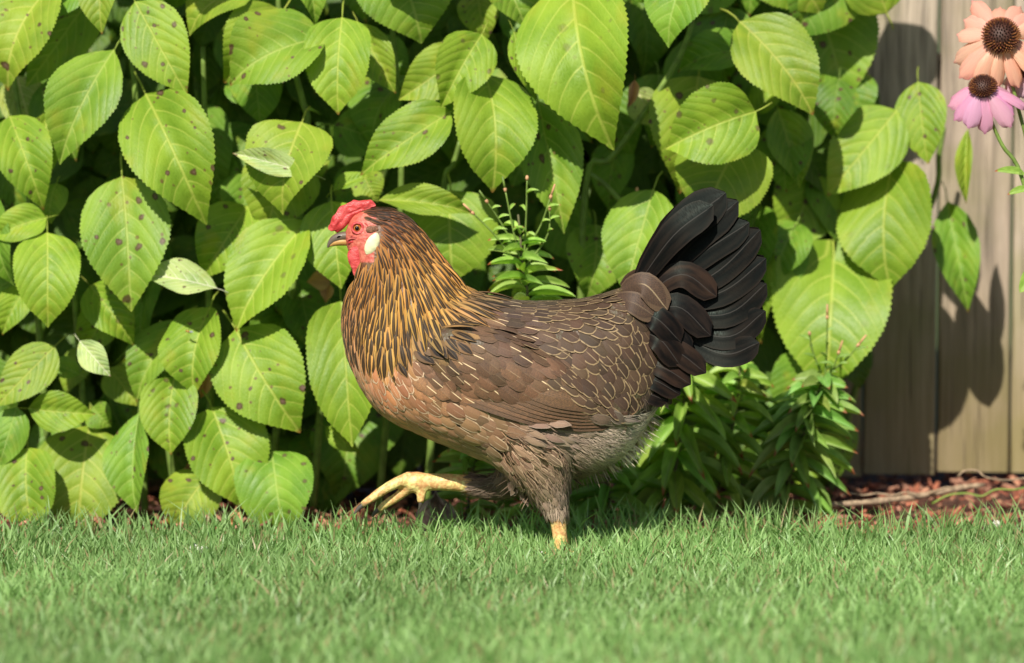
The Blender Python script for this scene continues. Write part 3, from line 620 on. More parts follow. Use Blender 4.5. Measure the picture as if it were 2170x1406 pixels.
def crumple(name, label, cx, cy, wpx, hpx, Y, mat, seed):
    rr = random.Random(seed); n = 9; vs = []; fs = []; c = P(cx, cy, Y)
    for i in range(n + 1):
        for j in range(n + 1):
            u = i / n * 2 - 1; v = j / n * 2 - 1; f = math.sqrt(max(.05, 1 - .8 * v * v))
            vs.append(c + Vector((u * wpx * SC * .5 * f * (1 - .35 * v) + rr.gauss(0, .0012), .010 * math.sin(u * 5 + v * 2) + rr.gauss(0, .0025), v * hpx * SC * .5 + .004 * math.cos(u * 4) + rr.gauss(0, .001))))
    for i in range(n):
        for j in range(n):
            a = i * (n + 1) + j; fs.append((a, a + 1, a + n + 2, a + n + 1))
    m = mesh(name, vs, fs); o = link(name, m, mat); sm = o.modifiers.new('s', 'SUBSURF'); sm.levels = sm.render_levels = 1; so_ = o.modifiers.new('t', 'SOLIDIFY'); so_.thickness = .0006
    return tag(o, label, 'dead leaf')
crumple('dead_leaf', 'crumpled grey brown dead leaf lying at the lawn edge under the raised foot', 925, 1090, 92, 84, .145, M['dry'], 3)
crumple('dead_leaf', 'curled orange dead leaf low in the shrub beside the lawn', 400, 1000, 34, 24, .26, M['peach'], 5)
crumple('dead_leaf', 'small reddish dead leaf lying on the mulch at the far left of the lawn edge', 500, 1095, 30, 30, .17, M['peach'], 6)
def clover(label, cx, cy, Y, r):
    c = P(cx, cy, Y); root = tag(empty('clover_flower', (c.x, c.y, 0)), label, 'flower', 'white clover flowers in the lawn')
    mb = MB(); mb.add(*tube_geo([(c.x, c.y, 0), c], [.0007, .0007], 5)); mb.build('stem', M['stem'], root); mb = MB()
    for k in range(60):
        ph = k * 2.4; z = 1 - 1.7 * (k / 60); q = math.sqrt(max(0, 1 - z * z)); d = Vector((math.cos(ph) * q, math.sin(ph) * q, z)); rr = r * random.uniform(.8, 1.1)
        mb.add(*tube_geo([c + d * rr * .3, c + d * rr * .75, c + d * rr], [r * .08, r * .14, r * .04], 5))
    mb.build('floret_head', M['white'], root)
clover('white clover flower in the grass below the standing leg of the hen', 1146, 1180, -.07, .0062)
clover('white clover flower in the grass at the left below the shrub', 412, 1163, -.03, .0055)
clover('second white clover bloom touching the left one in the grass', 432, 1166, -.035, .0045)
clover('blurred white clover flower at the bottom right corner of the lawn', 2095, 1388, -.62, .0065)
clover('white clover flower at the far right near the mulch', 2112, 1112, .06, .0050)

# ------------------------------------------------------------------ HEN
hen = tag(empty('hen', P(1190, GY, 0)), 'brown hen with golden neck and red comb walking left with one foot raised', 'hen')
K = SC
def HP(x, y, off=0.): return Vector(((x - 1085) * K, off * K, zc - (y - 703) * K))       # hen space: photo pixels on the hen's middle plane; off = px towards (-) / away
rings = [(732,492,734,518,9),(745,463,742,540,25),(768,446,757,566,35),(812,441,755,590,41),(860,456,741,612,48),(900,498,730,642,58),(934,552,726,678,70),(964,597,731,718,86),
         (1004,622,743,768,106),(1058,634,764,820,126),(1108,640,806,878,140),(1160,640,868,910,148),(1205,637,946,942,150),(1250,632,1022,974,146),(1290,622,1110,1004,136),(1318,610,1212,1015,122),
         (1338,604,1315,968,100),(1365,606,1382,872,68),(1398,630,1425,800,38),(1430,665,1438,745,14)]
rr_ = spline([tuple(float(v) for v in r) for r in rings], 76)
def ring_geo(rr, n=36):
    vs = []; fs = []
    for tx, ty, bx, by, hw in rr:
        t = HP(tx, ty); b = HP(bx, by); c = (t + b) / 2; h = (t - b) / 2
        for k in range(n):
            g = 2 * math.pi * k / n; cx, sx = math.cos(g), math.sin(g); e = 2 / 2.25
            cz = math.copysign(abs(cx) ** e, cx); sy = math.copysign(abs(sx) ** e, sx)
            wf = 1 - .14 * cz                                 # belly a bit wider than the back
            vs.append(c + h * cz + Vector((0, sy * hw * K * wf, 0)))
    m = len(rr)
    for i in range(m - 1):
        for k in range(n):
            k2 = (k + 1) % n; fs.append((i * n + k, (i + 1) * n + k, (i + 1) * n + k2, i * n + k2))
    fs.append(tuple(range(n))); fs.append(tuple((m - 1) * n + k for k in range(n - 1, -1, -1)))
    return vs, fs
hb = MB(); hb.add(*ring_geo(rr_))
def limb(pts, off, n=14, seg=14):
    sp = spline([(x, y, r) for x, y, r in pts], seg); hb.add(*tube_geo([HP(x, y, off) for x, y, r in sp], [max(r, 2) * K for x, y, r in sp], n))
for sgn in (-1, 1):      # wing pads
    sp = spline([(880, 745, 30, 20), (950, 750, 72, 40), (1050, 775, 84, 44), (1160, 815, 66, 36), (1250, 850, 42, 26), (1325, 876, 18, 12)], 20)
    hb.add(*tube_geo([HP(x, y, sgn * np.interp(x, [880, 1000, 1150, 1250, 1325], [98, 122, 128, 116, 92])) for x, y, a, b in sp], [(a * K, b * K) for x, y, a, b in sp], 20, side=Vector((0, 1, 0))))
limb([(1130, 880, 92), (1137, 950, 86), (1155, 1010, 60), (1170, 1050, 33), (1180, 1085, 20), (1184, 1110, 17), (1188, 1150, 16), (1192, 1176, 17)], -62)
limb([(1150, 900, 80), (1130, 970, 62), (1090, 1015, 44), (1050, 1042, 28), (1010, 1036, 21), (960, 1031, 19), (905, 1030, 19), (876, 1031, 24), (856, 1038, 15)], 50)
# standing foot toes
for dx, dy in [(-78, -8), (-66, -48), (-62, 34), (40, 8)]:
    pts = [(1192, 1174, 14, -62), (1192 + dx * .5, 1174, 11, -62 + dy * .6), (1192 + dx, 1181, 8, -62 + dy * 1.2)]; sp = spline(pts, 8)
    hb.add(*tube_geo([HP(x, y, o) for x, y, r, o in sp], [r * K for x, y, r, o in sp], 10))
toes = [[(872, 1022, 18, 50), (835, 1032, 12.5, 36), (800, 1052, 10.5, 28), (765, 1077, 7.5, 24)], [(864, 1042, 13, 50), (840, 1062, 10.5, 52), (817, 1077, 9.5, 54), (799, 1091, 6.5, 56)], [(868, 1028, 14, 50), (836, 1038, 11, 76), (806, 1056, 9, 92), (776, 1074, 7, 104)], [(890, 1034, 15, 46), (891, 1055, 11, 42), (889, 1074, 8, 40)]]
for tq in toes:
    sp = spline(tq, 10); hb.add(*tube_geo([HP(x, y, o) for x, y, r, o in sp], [r * K for x, y, r, o in sp], 10))
tmp = bpy.data.objects.new('tmp', mesh('tmp', hb.v, hb.f)); C.objects.link(tmp)
rm = tmp.modifiers.new('r', 'REMESH'); rm.mode = 'VOXEL'; rm.voxel_size = .0019
s_ = tmp.modifiers.new('s', 'SMOOTH'); s_.factor = .5; s_.iterations = 4
dg = bpy.context.evaluated_depsgraph_get(); bm_ = bpy.data.meshes.new_from_object(tmp.evaluated_get(dg)); bpy.data.objects.remove(tmp)
bm_.name = 'body'; nv = len(bm_.vertices); cov = np.empty(nv * 3, np.float32); bm_.vertices.foreach_get('co', cov); cov = cov.reshape(-1, 3)
pxv = cov[:, 0] / K + 1085; pyv = 703 - (cov[:, 2] - zc) / K
col = np.tile(np.array([.10, .06, .035, 1], np.float32), (nv, 1))
face = (pxv < 803 - .10 * (pyv - 455)) & (pyv < 552) & (pyv > 449 + .0 * pxv) & (pxv < 800)
col[face] = (.62, .13, .095, 1)
thr = (pxv < 762) & (pyv >= 545) & (pyv < 585); col[thr] = (.50, .05, .05, 1)
leg = ((pyv > 1083) & (pxv > 1100)) | ((pxv < 1000) & (pyv > 1008)); col[leg] = (.86, .54, .23, 1)
tips = (pxv < 790) & (pyv > 1070); col[tips] = (.45, .30, .15, 1)
brz = (pyv < 630) & ~face & ~thr & (pxv < 1000); col[brz] = (.16, .07, .03, 1)
brs = (pyv >= 630) & (pxv < 900) & (pyv < 1000); col[brs] = (.30, .15, .07, 1)
a_ = bm_.color_attributes.new('Col', 'FLOAT_COLOR', 'POINT'); a_.data.foreach_set('color', col.ravel())
bm_.polygons.foreach_set('use_smooth', [True] * len(bm_.polygons))
bm_.materials.clear()
link('body', bm_, M['body'], hen)
BV = BVHTree.FromPolygons([v.co.copy() for v in bm_.vertices], [tuple(p.vertices) for p in bm_.polygons])

# --- feathers
def feather_mesh(shape, dome, curl, nl=7, nw=4, fray=0.):
    vs = []; fs = []; uv = []
    for i in range(nl + 1):
        v = i / nl
        v2 = 1 - (1 - v) ** 1.35
        if shape == 'round': f = min(1, (v2 / .3) ** .6) * (math.sqrt(max(0, 1 - ((v2 - .6) / .4) ** 2)) if v2 > .6 else 1)
        elif shape == 'lance': f = min(1, (v2 / .35) ** .6) * (1 - max(0, (v2 - .5) / .5) ** 1.7)
        else: f = min(1, (v2 / .3) ** .6) * (1 - max(0, (v2 - .6) / .4) ** 2.4)
        f = max(f, .04)
        for j in range(nw + 1):
            u = j / nw * 2 - 1; x = .5 * f * u
            y = v2 + (random.uniform(-fray, fray) if i > nl - 3 else 0)
            vs.append((x, y, dome * (1 - u * u) * f + curl * 4 * v2 * (1 - v2))); uv.append((.5 * u if shape != 'round' else .5 * u * (f if v2 < .6 else 1) , v2) if v2 < .6 or shape != 'round' else (x, v2))
    for i in range(nl):
        for j in range(nw):
            a = i * (nw + 1) + j; fs.append((a, a + 1, a + nw + 2, a + nw + 1))
    return vs, fs, uv
FG = {'hackle': [feather_mesh('lance', .03, c, fray=.014) for c in (.03, .05, .08)], 'saddle': [feather_mesh('round', .02, c, fray=.025) for c in (.025, .035, .045)], 'wing': [feather_mesh('round', .02, c, fray=.03) for c in (.025, .033, .04)],
      'breast': [feather_mesh('round', .025, c, fray=.035) for c in (.03, .04, .05)], 'fluff': [feather_mesh('lance', .02, c, 5, 2, fray=.03) for c in (.02, .05, .09)]}
FMESH = {k: [mesh(k + '_feather', *g[:2], True, g[2], [(1, 1, 1, 1)] * len(g[0])) for g in v] for k, v in FG.items()}
GOLD = (.56, .30, .075); GOLD2 = (.42, .19, .048); DK = (.05, .028, .02); ORB = (.50, .215, .095); SAL = (.58, .29, .155); TAN = (.42, .26, .165); WB = (.080, .047, .029); WB2 = (.105, .060, .035); SB = (.066, .040, .025)
GR = (.30, .225, .175); GRL = (.68, .60, .50); BRN = (.23, .15, .10)
CT = [ # px, py, angle (0 right, 90 down), length, width, spacing, kind, colour
 (800,448,15,34,10,7.5,'hackle',(.10,.05,.03)),(840,455,28,40,10,8,'hackle',(.14,.065,.035)),(815,475,45,40,9,7.5,'hackle',(.26,.09,.03)),(825,520,80,50,9,8,'hackle',GOLD2),(870,500,52,60,10,9,'hackle',GOLD2),
 (905,515,52,70,11,9,'hackle',GOLD2),(795,570,100,60,9,8,'hackle',GOLD2),(760,605,102,55,9,8,'hackle',GOLD2),(830,590,92,75,12,10,'hackle',GOLD),(880,570,74,80,12,10,'hackle',GOLD),(930,575,55,85,12,10,'hackle',GOLD),
 (742,650,96,55,10,9,'hackle',(.46,.22,.09)),(790,660,97,85,13,11,'hackle',GOLD),(845,660,92,95,14,11,'hackle',GOLD),(905,635,72,100,14,11,'hackle',GOLD),(950,612,48,95,13,11,'hackle',GOLD),
 (985,628,35,80,15,12,'hackle',(.20,.12,.06)),(965,650,50,80,17,14,'hackle',(.34,.20,.08)),(1010,636,20,70,20,15,'wing',(.06,.04,.035)),
 (738,700,92,56,13,11,'hackle',(.48,.24,.12)),(780,705,92,80,15,11,'hackle',(.52,.27,.08)),(830,700,88,86,17,12,'hackle',(.50,.28,.08)),(885,685,76,86,18,13,'hackle',(.30,.18,.07)),(920,675,60,80,19,14,'hackle',(.30,.18,.07)),(740,755,88,48,20,13,'breast',SAL),(775,760,82,48,20,13,'breast',ORB),(840,775,60,50,22,14,'breast',(.30,.14,.07)),(755,810,66,48,20,13,'breast',SAL),(820,810,55,50,22,14,'breast',ORB),
 (780,865,50,50,22,14,'breast',SAL),(840,875,42,55,24,15,'breast',SAL),(885,850,40,55,25,16,'breast',(.36,.18,.09)),(910,905,38,58,26,16,'breast',(.46,.26,.15)),(960,900,35,62,30,18,'breast',(.38,.22,.12)),(985,950,40,60,26,17,'breast',TAN),
 (1030,900,22,64,33,19,'breast',(.33,.19,.11)),(1060,960,42,64,30,18,'breast',TAN),(1110,1000,46,62,24,16,'breast',(.30,.20,.13)),(1000,865,25,58,28,18,'breast',(.26,.15,.09)),
 (890,720,30,50,30,18,'wing',WB),(930,760,38,52,32,19,'wing',WB),(1000,690,25,52,30,19,'wing',WB),(1000,750,38,54,34,20,'wing',WB2),(1080,700,28,54,34,20,'wing',WB),(1060,790,38,60,38,22,'wing',WB2),(1120,760,38,58,38,22,'wing',WB2),
 (900,800,42,50,30,18,'wing',(.16,.088,.05)),(960,825,32,54,34,20,'wing',(.19,.10,.055)),(1150,820,30,60,38,22,'wing',WB),(1100,840,18,70,38,22,'wing',WB2),(1220,850,18,70,34,22,'wing',WB),(1050,645,14,56,26,16,'wing',(.065,.045,.038)),
 (1110,655,18,50,28,17,'saddle',(.06,.042,.034)),(1170,650,18,50,32,18,'saddle',SB),(1240,640,18,50,32,17,'saddle',SB),(1300,625,5,46,28,15,'saddle',SB),(1190,700,35,52,36,19,'saddle',SB),(1250,690,40,54,36,18,'saddle',SB),(1310,670,48,54,36,18,'saddle',SB),
 (1190,760,42,52,36,19,'saddle',(.09,.054,.034)),(1240,750,48,56,37,19,'saddle',SB),(1300,740,55,58,37,19,'saddle',SB),(1350,720,62,60,37,20,'saddle',(.07,.042,.028)),(1270,810,48,54,34,18,'saddle',SB),(1330,800,58,56,34,19,'saddle',(.07,.042,.028)),(1380,800,65,56,34,19,'saddle',(.06,.036,.025)),(1345,845,40,50,30,17,'saddle',(.06,.036,.025)),
 (1120,905,16,62,11,7.5,'fluff',(.25,.175,.13)),(1200,905,18,62,9,6.5,'fluff',GR),(1290,915,18,58,7,5.5,'fluff',(.42,.34,.28)),(1360,895,14,50,5.5,4.6,'fluff',GRL),(1330,955,32,50,5.5,4.6,'fluff',GRL),(1270,960,36,55,7,5.2,'fluff',(.46,.38,.31)),(1390,860,5,50,6,5,'fluff',(.28,.22,.18)),(1230,950,40,55,8,6,'fluff',(.34,.26,.2)),
 (1180,960,48,52,22,13,'breast',BRN),(1220,1000,55,48,8,6,'fluff',(.15,.10,.07)),(1150,1010,55,50,20,12,'breast',(.30,.215,.155)),(1180,1045,75,42,10,7,'fluff',(.27,.20,.155)),(1175,1075,85,34,8,6,'fluff',(.34,.27,.21)),(1260,1000,50,40,7,5.5,'fluff',(.20,.15,.12)),(1120,950,35,60,24,15,'breast',(.30,.20,.13)),
 (1060,1035,176,40,12,8,'fluff',(.10,.07,.05)),(1010,1036,178,26,10,7,'fluff',(.18,.13,.10)),(1100,1015,160,40,12,9,'fluff',(.07,.05,.035))]
ct = np.array([c[:6] for c in CT], float)
def field(px, py):
    d2 = (ct[:, 0] - px) ** 2 + (ct[:, 1] - py) ** 2; idx = np.argsort(d2)[:4]; wgt = 1 / (d2[idx] + 60); wgt /= wgt.sum()
    a = np.radians(ct[idx, 2]); ang = math.atan2((np.sin(a) * wgt).sum(), (np.cos(a) * wgt).sum())
    L, Wd, sp = (ct[idx, 3] * wgt).sum(), (ct[idx, 4] * wgt).sum(), (ct[idx, 5] * wgt).sum()
    c = sum(np.array(CT[i][7]) * w_ for i, w_ in zip(idx, wgt)); kd = CT[idx[0]][6]
    if random.random() < .25: kd = CT[idx[1]][6]
    if kd == 'hackle' and CT[idx[0]][6] != 'hackle' : L = max(L, 60)
    return ang, L, Wd, sp, kd, c
# candidate points on the body surface
tri = [];
bm_.calc_loop_triangles(); tv = np.empty(len(bm_.loop_triangles) * 3, np.int32); bm_.loop_triangles.foreach_get('vertices', tv); tv = tv.reshape(-1, 3)
A, B, Cc = cov[tv[:, 0]], cov[tv[:, 1]], cov[tv[:, 2]]; cr = np.cross(B - A, Cc - A); ar = np.linalg.norm(cr, axis=1); nrm = cr / (ar[:, None] + 1e-12)
N = 42000; ti = rng.choice(len(ar), N, p=ar / ar.sum()); r1 = np.sqrt(rng.random(N)); r2 = rng.random(N)
pts = A[ti] * (1 - r1)[:, None] + B[ti] * (r1 * (1 - r2))[:, None] + Cc[ti] * (r1 * r2)[:, None]; pn = nrm[ti]
cell = 22 * K; grid = {}; placed = []
for p, n_ in zip(pts, pn):
    px = p[0] / K + 1085; py = 703 - (p[2] - zc) / K
    if (px < 806 - .12 * (py - 455) + 5 * math.sin(py * .3)) and py < 550 and not (px > 748 and py < 466 - (790 - px) * .12): continue       # bare face
    if px < 764 and py < 584: continue
    if (py > 1074 and px > 1100) or (px < 1004 and py > 1000) or (px > 1425): continue             # bare legs
    ang, L, Wd, sp, kd, c = field(px, py); sp = sp * K * 1.0
    g = (int(p[0] // cell), int(p[1] // cell), int(p[2] // cell)); ok = True
    for i in (-1, 0, 1):
        for j in (-1, 0, 1):
            for k in (-1, 0, 1):
                for q_ in grid.get((g[0] + i, g[1] + j, g[2] + k), ()):
                    if (q_[0] - p[0]) ** 2 + (q_[1] - p[1]) ** 2 + (q_[2] - p[2]) ** 2 < sp * sp: ok = False; break
                if not ok: break
            if not ok: break
        if not ok: break
    if not ok: continue
    grid.setdefault(g, []).append(p); placed.append((p, n_, ang, L, Wd, kd, c, px, py))
recs = {}
for p, n_, ang, L, Wd, kd, c, px, py in placed:
    n = Vector(n_).normalized(); p = Vector(p); ang += random.gauss(0, .07)
    # smooth the normal with the surface nearby
    d = Vector((math.cos(ang), 0, -math.sin(ang))); t = d - n * d.dot(n)
    if t.length < .25: t = Vector((d.x, 0, d.z)) - n * d.dot(n) + Vector((0, 0, -.3))
    t.normalize(); Lm = L * K * random.uniform(.85, 1.12) * (1.35 if kd == 'hackle' and 480 < py < 640 and px > 775 else 1); Wm = Wd * K * random.uniform(.9, 1.12) * (.86 if kd == 'breast' else 1)
    # drop the tip to the surface it lands on, then lift it a little
    e = p + t * Lm; hit = BV.find_nearest(e); lift = {'hackle': .0018, 'saddle': .0011, 'wing': .0009, 'breast': .0012, 'fluff': .0018}[kd] * random.uniform(.7, 1.3)
    if kd == 'fluff' and px > 1330: lift = .003
    if hit[0] is not None:
        dd = (e - hit[0]).length
        e = hit[0] + hit[1] * lift if dd < .010 else e.lerp(hit[0] + hit[1] * lift, .4)
    ay = (e - p); Lr = ay.length
    if Lr < 1e-5: continue
    ay /= Lr; nn = (n - ay * n.dot(ay)).normalized(); axx = ay.cross(nn)
    base = p - n * .0006
    m3 = Matrix((axx * Wm, ay * Lr, nn * Lr)).transposed(); mw = m3.to_4x4(); mw.translation = base
    v = random.uniform(.68, 1.32) if kd != 'hackle' else random.uniform(.75, 1.25)
    cc = tuple(min(1, x * v * random.uniform(.95, 1.05)) for x in c)
    recs.setdefault(kd, []).append((n.y * 1.0 + (0 if py > 0 else 0), Wm * Lr, mw, cc))
for kd, L_ in recs.items():
    L_.sort(key=lambda r: (r[0] > .12, -r[1] + r[0] * 1e-5))           # largest feathers that face the viewer first
    for i, (ny, ar_, mw, cc) in enumerate(L_[:300]):
        o = link(kd + '_feather', FMESH[kd][i % len(FMESH[kd])], M[kd], hen, mw); o.color = (*cc, 1)
    mb = MB()
    for i, (ny, ar_, mw, cc) in enumerate(L_[300:]):
        g = FG[kd][i % len(FG[kd])]; mb.add([mw @ Vector(v) for v in g[0]], g[1], g[2], (*cc, 1))
    if mb.v: tag(mb.build(kd + '_plumage', M[kd], hen), kind='stuff')

# --- loose down on the belly, thigh and rump
hair = MB()
for p, n_, ang, L, Wd, kd, c, px, py in placed:
    edge = px > 1300 and py > 850
    if not (kd == 'fluff' or (px > 1060 and py > 900) ) : continue
    for q_ in range(4 if edge else 3):
        n = Vector(n_).normalized(); a2 = ang + random.gauss(0, .22); d = Vector((math.cos(a2), 0, -math.sin(a2))); t = d - n * d.dot(n)
        if t.length < .2: t = d
        t.normalize(); p0 = Vector(p) + Vector((random.gauss(0, 1), random.gauss(0, .5), random.gauss(0, 1))) * .0018; l = random.uniform(24, 44) * K
        hit = BV.find_nearest(p0 + t * l); e = p0 + t * l
        if hit[0] is not None and (e - hit[0]).length < .009: e = hit[0] + hit[1] * random.uniform(.002, .0042)
        mid = (p0 + e) / 2 + n * .0014; w_ = n.cross(t).normalized() * random.uniform(.5, 1.0) * K; v = random.uniform(.9, 1.7)
        hair.add([p0 - w_, p0 + w_, mid + w_, mid - w_, e], [(0, 1, 2, 3), (3, 2, 4)], [(0, 0), (.1, 0), (.1, .5), (0, .5), (0, .6)], (*[min(1, x * v) for x in c], 1))
tag(hair.build('loose_down', M['fluff'], hen), kind='stuff')

# --- large single feathers (tail, coverts, flight feathers)
def big_feather(name, pts, wd, offs, mat, tint=(1, 1, 1), tilt=0., n=16, nw=8, tip=.35, flare=0.):
    """pts: 3 px points base-mid-tip; offs: lateral px offset at base and tip; tilt: blade leaning"""
    sp = spline([(*p, o) for p, o in zip(pts, offs)], n + 1); vs = []; fs = []; uv = []
    c3 = [HP(x, y, o) for x, y, o in sp]
    for i in range(n + 1):
        v = i / n; v2 = 1 - (1 - v) ** 1.5
        t = (c3[min(i + 1, n)] - c3[max(i - 1, 0)]).normalized(); side = t.cross(Vector((0, -1, 0))).normalized()
        out = Vector((0, -1 if offs[1] <= 0 else 1, 0)); side = (side * math.cos(tilt) + out * math.sin(tilt)).normalized()
        s = v; f = float(np.interp(s, [0, .15, .5, .8, .92, .97, 1], [.35, .66, .93, .97, .74, .46, .05])) if tip > .3 else float(np.interp(s, [0, .15, .4, .7, .88, 1], [.3, .6, 1, .9, .5, .05]))
        for j in range(nw + 1):
            u = j / nw * 2 - 1
            vs.append(c3[i] + side * (u * f * wd * K * .5) + out * ((1 - u * u) * f * wd * K * .014 + (.0006 if abs(u) < .05 else 0))); uv.append((.5 * u * 1.0, v))
    for i in range(n):
        for j in range(nw):
            a = i * (nw + 1) + j; fs.append((a, a + 1, a + nw + 2, a + nw + 1))
    o = link(name, mesh(name, vs, fs, True, uv, [(1, 1, 1, 1)] * len(vs)), mat, hen); o.color = (*tint, 1); return o
TAIL = [ # mid, tip, width
 ((1420,690),(1520,745),(1606,722),58),((1430,670),(1530,712),(1619,655),58),((1425,650),(1530,665),(1621,598),60),((1420,635),(1520,620),(1620,545),62),((1410,620),(1510,580),(1608,485),66),((1385,610),(1480,540),(1585,470),66),((1375,600),(1450,520),(1562,425),72),((1360,600),(1430,495),(1536,408),84)]
for sgn in (1, -1):
    for i, (b, m_, t, wd) in enumerate(TAIL):
        spread = np.interp(i, [0, 7], [58, 16]); b2 = (1370, 660 - i * 6)
        big_feather('tail_feather', [b2, m_, t], wd * 1.07, [sgn * 8, sgn * spread * .6, sgn * spread], M['tail'], tuple([random.uniform(.85, 1.25)] * 3), .28 if sgn < 0 else .28)
# inner short upper feather and coverts (near side, then far side)
COV = [((1350,600),(1425,495),(1508,432),70,44,(1.1,1.1,1.1),'tail'),((1350,640),(1440,578),(1516,626),62,34,(3.2,2.6,2.2),'tail'),((1350,690),(1430,645),(1504,708),64,40,(1.6,1.55,1.6),'tail'),((1340,725),(1400,690),(1462,745),60,46,(1.2,1.25,1.35),'tail'),
       ((1340,745),(1420,735),(1494,786),54,50,(2.6,2.1,1.8),'tail'),((1340,765),(1400,772),(1462,810),50,52,(2.6,2.0,1.7),'tail'),((1330,790),(1385,800),(1440,832),48,50,(1.6,1.3,1.2),'tail'),((1320,810),(1370,828),(1415,846),44,46,(1.5,1.2,1.1),'tail'),
       ((1345,700),(1395,712),(1440,770),60,60,(1.8,1.5,1.4),'tail'),((1345,660),(1390,670),(1440,720),60,58,(1.4,1.2,1.2),'tail'),((1318,612),(1364,598),(1412,652),58,54,(.060,.037,.026),'wing'),((1300,632),(1340,636),(1390,668),52,58,(.055,.034,.024),'wing')]
for sgn in (1, -1):
    for b, m_, t, wd, off, tint, mt in COV:
        big_feather('tail_covert', [b, m_, t], wd, [sgn * off * .7, sgn * (off + 12), sgn * (off + 6)], M[mt], tint, .25, 12, 6)
# folded flight feathers along the lower edge of the wing
for sgn in (1, -1):
    for i in range(7):
        f = i / 6
        b = (lerp(960, 1060, f), lerp(822, 790, f)); t = (lerp(1318, 1290, f) - (6 - i) * 3, lerp(890, 845, f)); m_ = ((b[0] + t[0]) / 2, (b[1] + t[1]) / 2 + 10)
        big_feather('flight_feather', [b, m_, t], 44, [sgn * (146 + f * 10), sgn * (156 + f * 8), sgn * (108 + f * 16)], M['quill'], random.choice([(.115, .068, .038), (.14, .08, .045), (.10, .06, .036)]), .12, 14, 6)

# --- head parts
def lump(name, pts, off, mat, n=14, seg=20, noise=0., col=(1, 1, 1, 1)):
    """pts: (px, py, in-plane radius, lateral radius)"""
    sp = spline(pts, seg); rr = [(max(a, .6) * K, max(b, .5) * K) for _, _, a, b in sp]
    vs, fs, uv = tube_geo([HP(x, y, off) for x, y, _, _ in sp], rr, n, side=Vector((0, 1, 0)))
    if noise: vs = [v + Vector((random.gauss(0, noise), random.gauss(0, noise * .7), random.gauss(0, noise))) * K for v in vs]
    mb = MB(); mb.add(vs, fs, uv, col); o = mb.build(name, mat, hen); sm = o.modifiers.new('s', 'SUBSURF'); sm.levels = sm.render_levels = 2; return o
lump('comb', [(700, 487, 4, 3), (707, 481, 11, 7), (716, 471, 14, 8), (722, 460, 12, 7), (730, 449, 14, 9), (741, 441, 12, 8), (752, 439, 14, 8), (763, 436, 11, 6), (775, 434, 10, 7), (787, 433, 8, 5), (796, 434, 3, 2)], -4, M['flesh'], noise=2.0)
lump('comb_base', [(712, 491, 5, 7), (722, 479, 10, 10), (735, 463, 10, 12), (750, 452, 7, 11), (768, 445, 5, 9), (788, 440, 3, 6)], 0, M['flesh'], noise=.6)
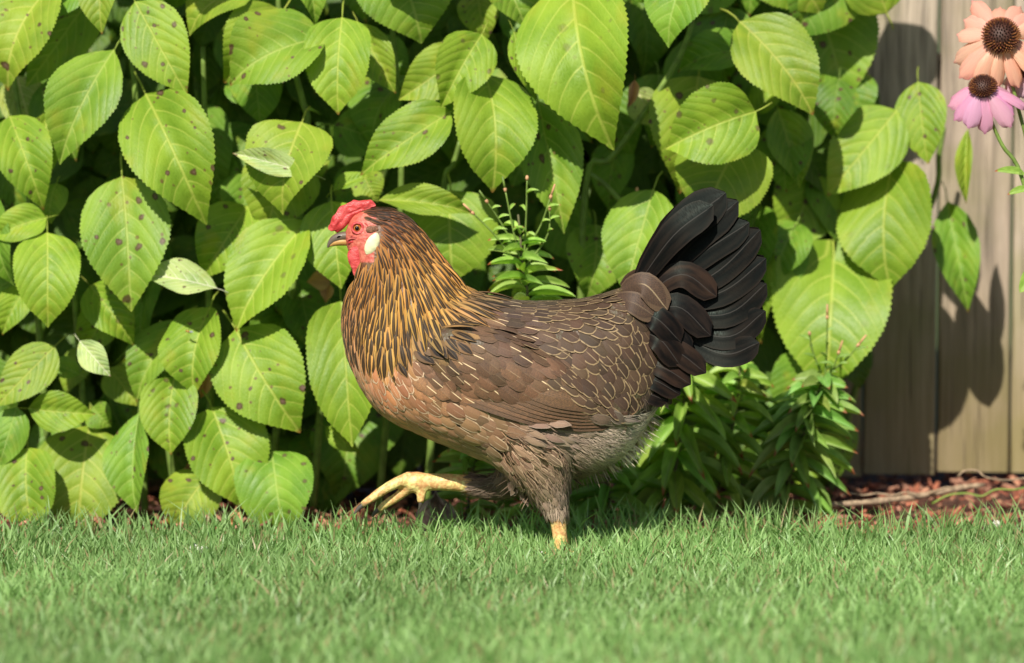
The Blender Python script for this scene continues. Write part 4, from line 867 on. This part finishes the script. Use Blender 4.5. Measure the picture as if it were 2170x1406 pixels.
for s in (-1, 1):
    lump('wattle', [(753, 520, 8, 7), (756, 529, 18, 9), (757, 544, 20, 9), (758, 559, 16, 8), (757, 572, 10, 6), (755, 584, 4, 3)], s * 27, M['flesh'], noise=.8)
    lump('ear_lobe', [(800, 491, 3, 2), (798, 499, 10, 5), (793, 510, 14, 7), (788, 521, 14, 7), (782, 530, 10, 5), (778, 536, 2, 2)], s * 42, M['lobe'], noise=.3)
    lump('ear_tuft', [(778, 487, 4, 3), (786, 484, 8, 5), (796, 483, 7, 5), (802, 486, 3, 3)], s * 36, mat_simple('ear_bristle', (.22, .10, .06), .8, .5, 400, .6), noise=.8)
    lump('eyelid', [(747, 482, 3, 3), (751, 474, 3.2, 4), (759, 470.5, 3.4, 4), (768, 474, 3.2, 4), (771, 482, 3, 3)], s * 31, M['flesh'], noise=.2)
    lump('lower_eyelid', [(747, 482, 2.6, 3), (751, 489, 2.8, 4), (759, 493, 3, 4), (768, 489, 2.8, 4), (771, 482, 2.6, 3)], s * 31, M['flesh'], noise=.2)
    # eye
    bmx = bmesh.new(); bmesh.ops.create_uvsphere(bmx, u_segments=20, v_segments=12, radius=10 * K); me = bpy.data.meshes.new('eye'); bmx.to_mesh(me); bmx.free(); me.polygons.foreach_set('use_smooth', [True] * len(me.polygons))
    eye = link('eye', me, M['iris'], hen, Matrix.Translation(HP(759, 482, s * 26)) @ Matrix.Diagonal((1, .8, 1, 1)))
    bmx = bmesh.new(); bmesh.ops.create_uvsphere(bmx, u_segments=14, v_segments=10, radius=5.2 * K); me = bpy.data.meshes.new('pupil'); bmx.to_mesh(me); bmx.free(); me.polygons.foreach_set('use_smooth', [True] * len(me.polygons))
    pu = link('pupil', me, M['black'], hen, Matrix.Translation(HP(758.5, 482, s * 31.5)) @ Matrix.Diagonal((1, .75, 1, 1)))
    for wp in ([(736, 508, 1, 1), (745, 504, 2.4, 2), (756, 503, 2, 2), (766, 500, 1, 1)], [(740, 527, 1, 1), (752, 524, 2.6, 2), (766, 528, 2.4, 2), (778, 534, 1, 1)], [(744, 535, 1, 1), (756, 538, 2.4, 2), (770, 540, 1, 1)], [(774, 470, 1, 1), (781, 478, 2.2, 2), (781, 490, 2.2, 2), (775, 500, 1, 1)], [(743, 496, 1, 1), (750, 500, 1.8, 2), (760, 501, 2, 2), (770, 497, 1, 1)]):
        lump('skin_wrinkle', wp, s * (31 if wp[0][1] < 530 else 33), M['body'], 8, 12, .2, (.50, .07, .06, 1))
    # face skin folds
    lump('cheek_fold', [(738, 512, 3, 3), (748, 509, 6, 5), (760, 514, 7, 5), (770, 522, 4, 3)], s * 25, M['flesh'], noise=.5)
b1 = lump('upper_beak', [(738, 500, 10, 10), (726, 501, 10, 9), (715, 504, 9.5, 8), (706, 509, 8, 6), (699, 517, 5, 4), (695, 525, 1.5, 1.5)], 0, M['beak'], col=(.13, .105, .085, 1))
b2 = lump('lower_beak', [(740, 513, 8, 8), (724, 513, 8, 8), (712, 515, 6.5, 6.5), (702, 519, 4, 3.5), (697, 523, 1.2, 1)], 0, M['beak'], col=(.55, .30, .08, 1))
lump('nostril', [(723, 499, 1, 1), (719, 501, 2.2, 1.2), (715, 503, 1, 1)], -8.5, M['black'])
# claws
for pts, off in [([(767, 1077, 6, 6), (757, 1085, 5, 5), (748, 1096, 2, 2)], 30), ([(800, 1089, 6, 6), (792, 1097, 5, 5), (786, 1106, 2, 2)], 56), ([(778, 1073, 5, 5), (768, 1081, 4, 4), (762, 1090, 1.5, 1.5)], 104), ([(890, 1071, 5, 5), (889, 1080, 4, 4), (886, 1089, 1.5, 1.5)], 40)]:
    lump('claw', pts, off, M['claw'], 8, 8)
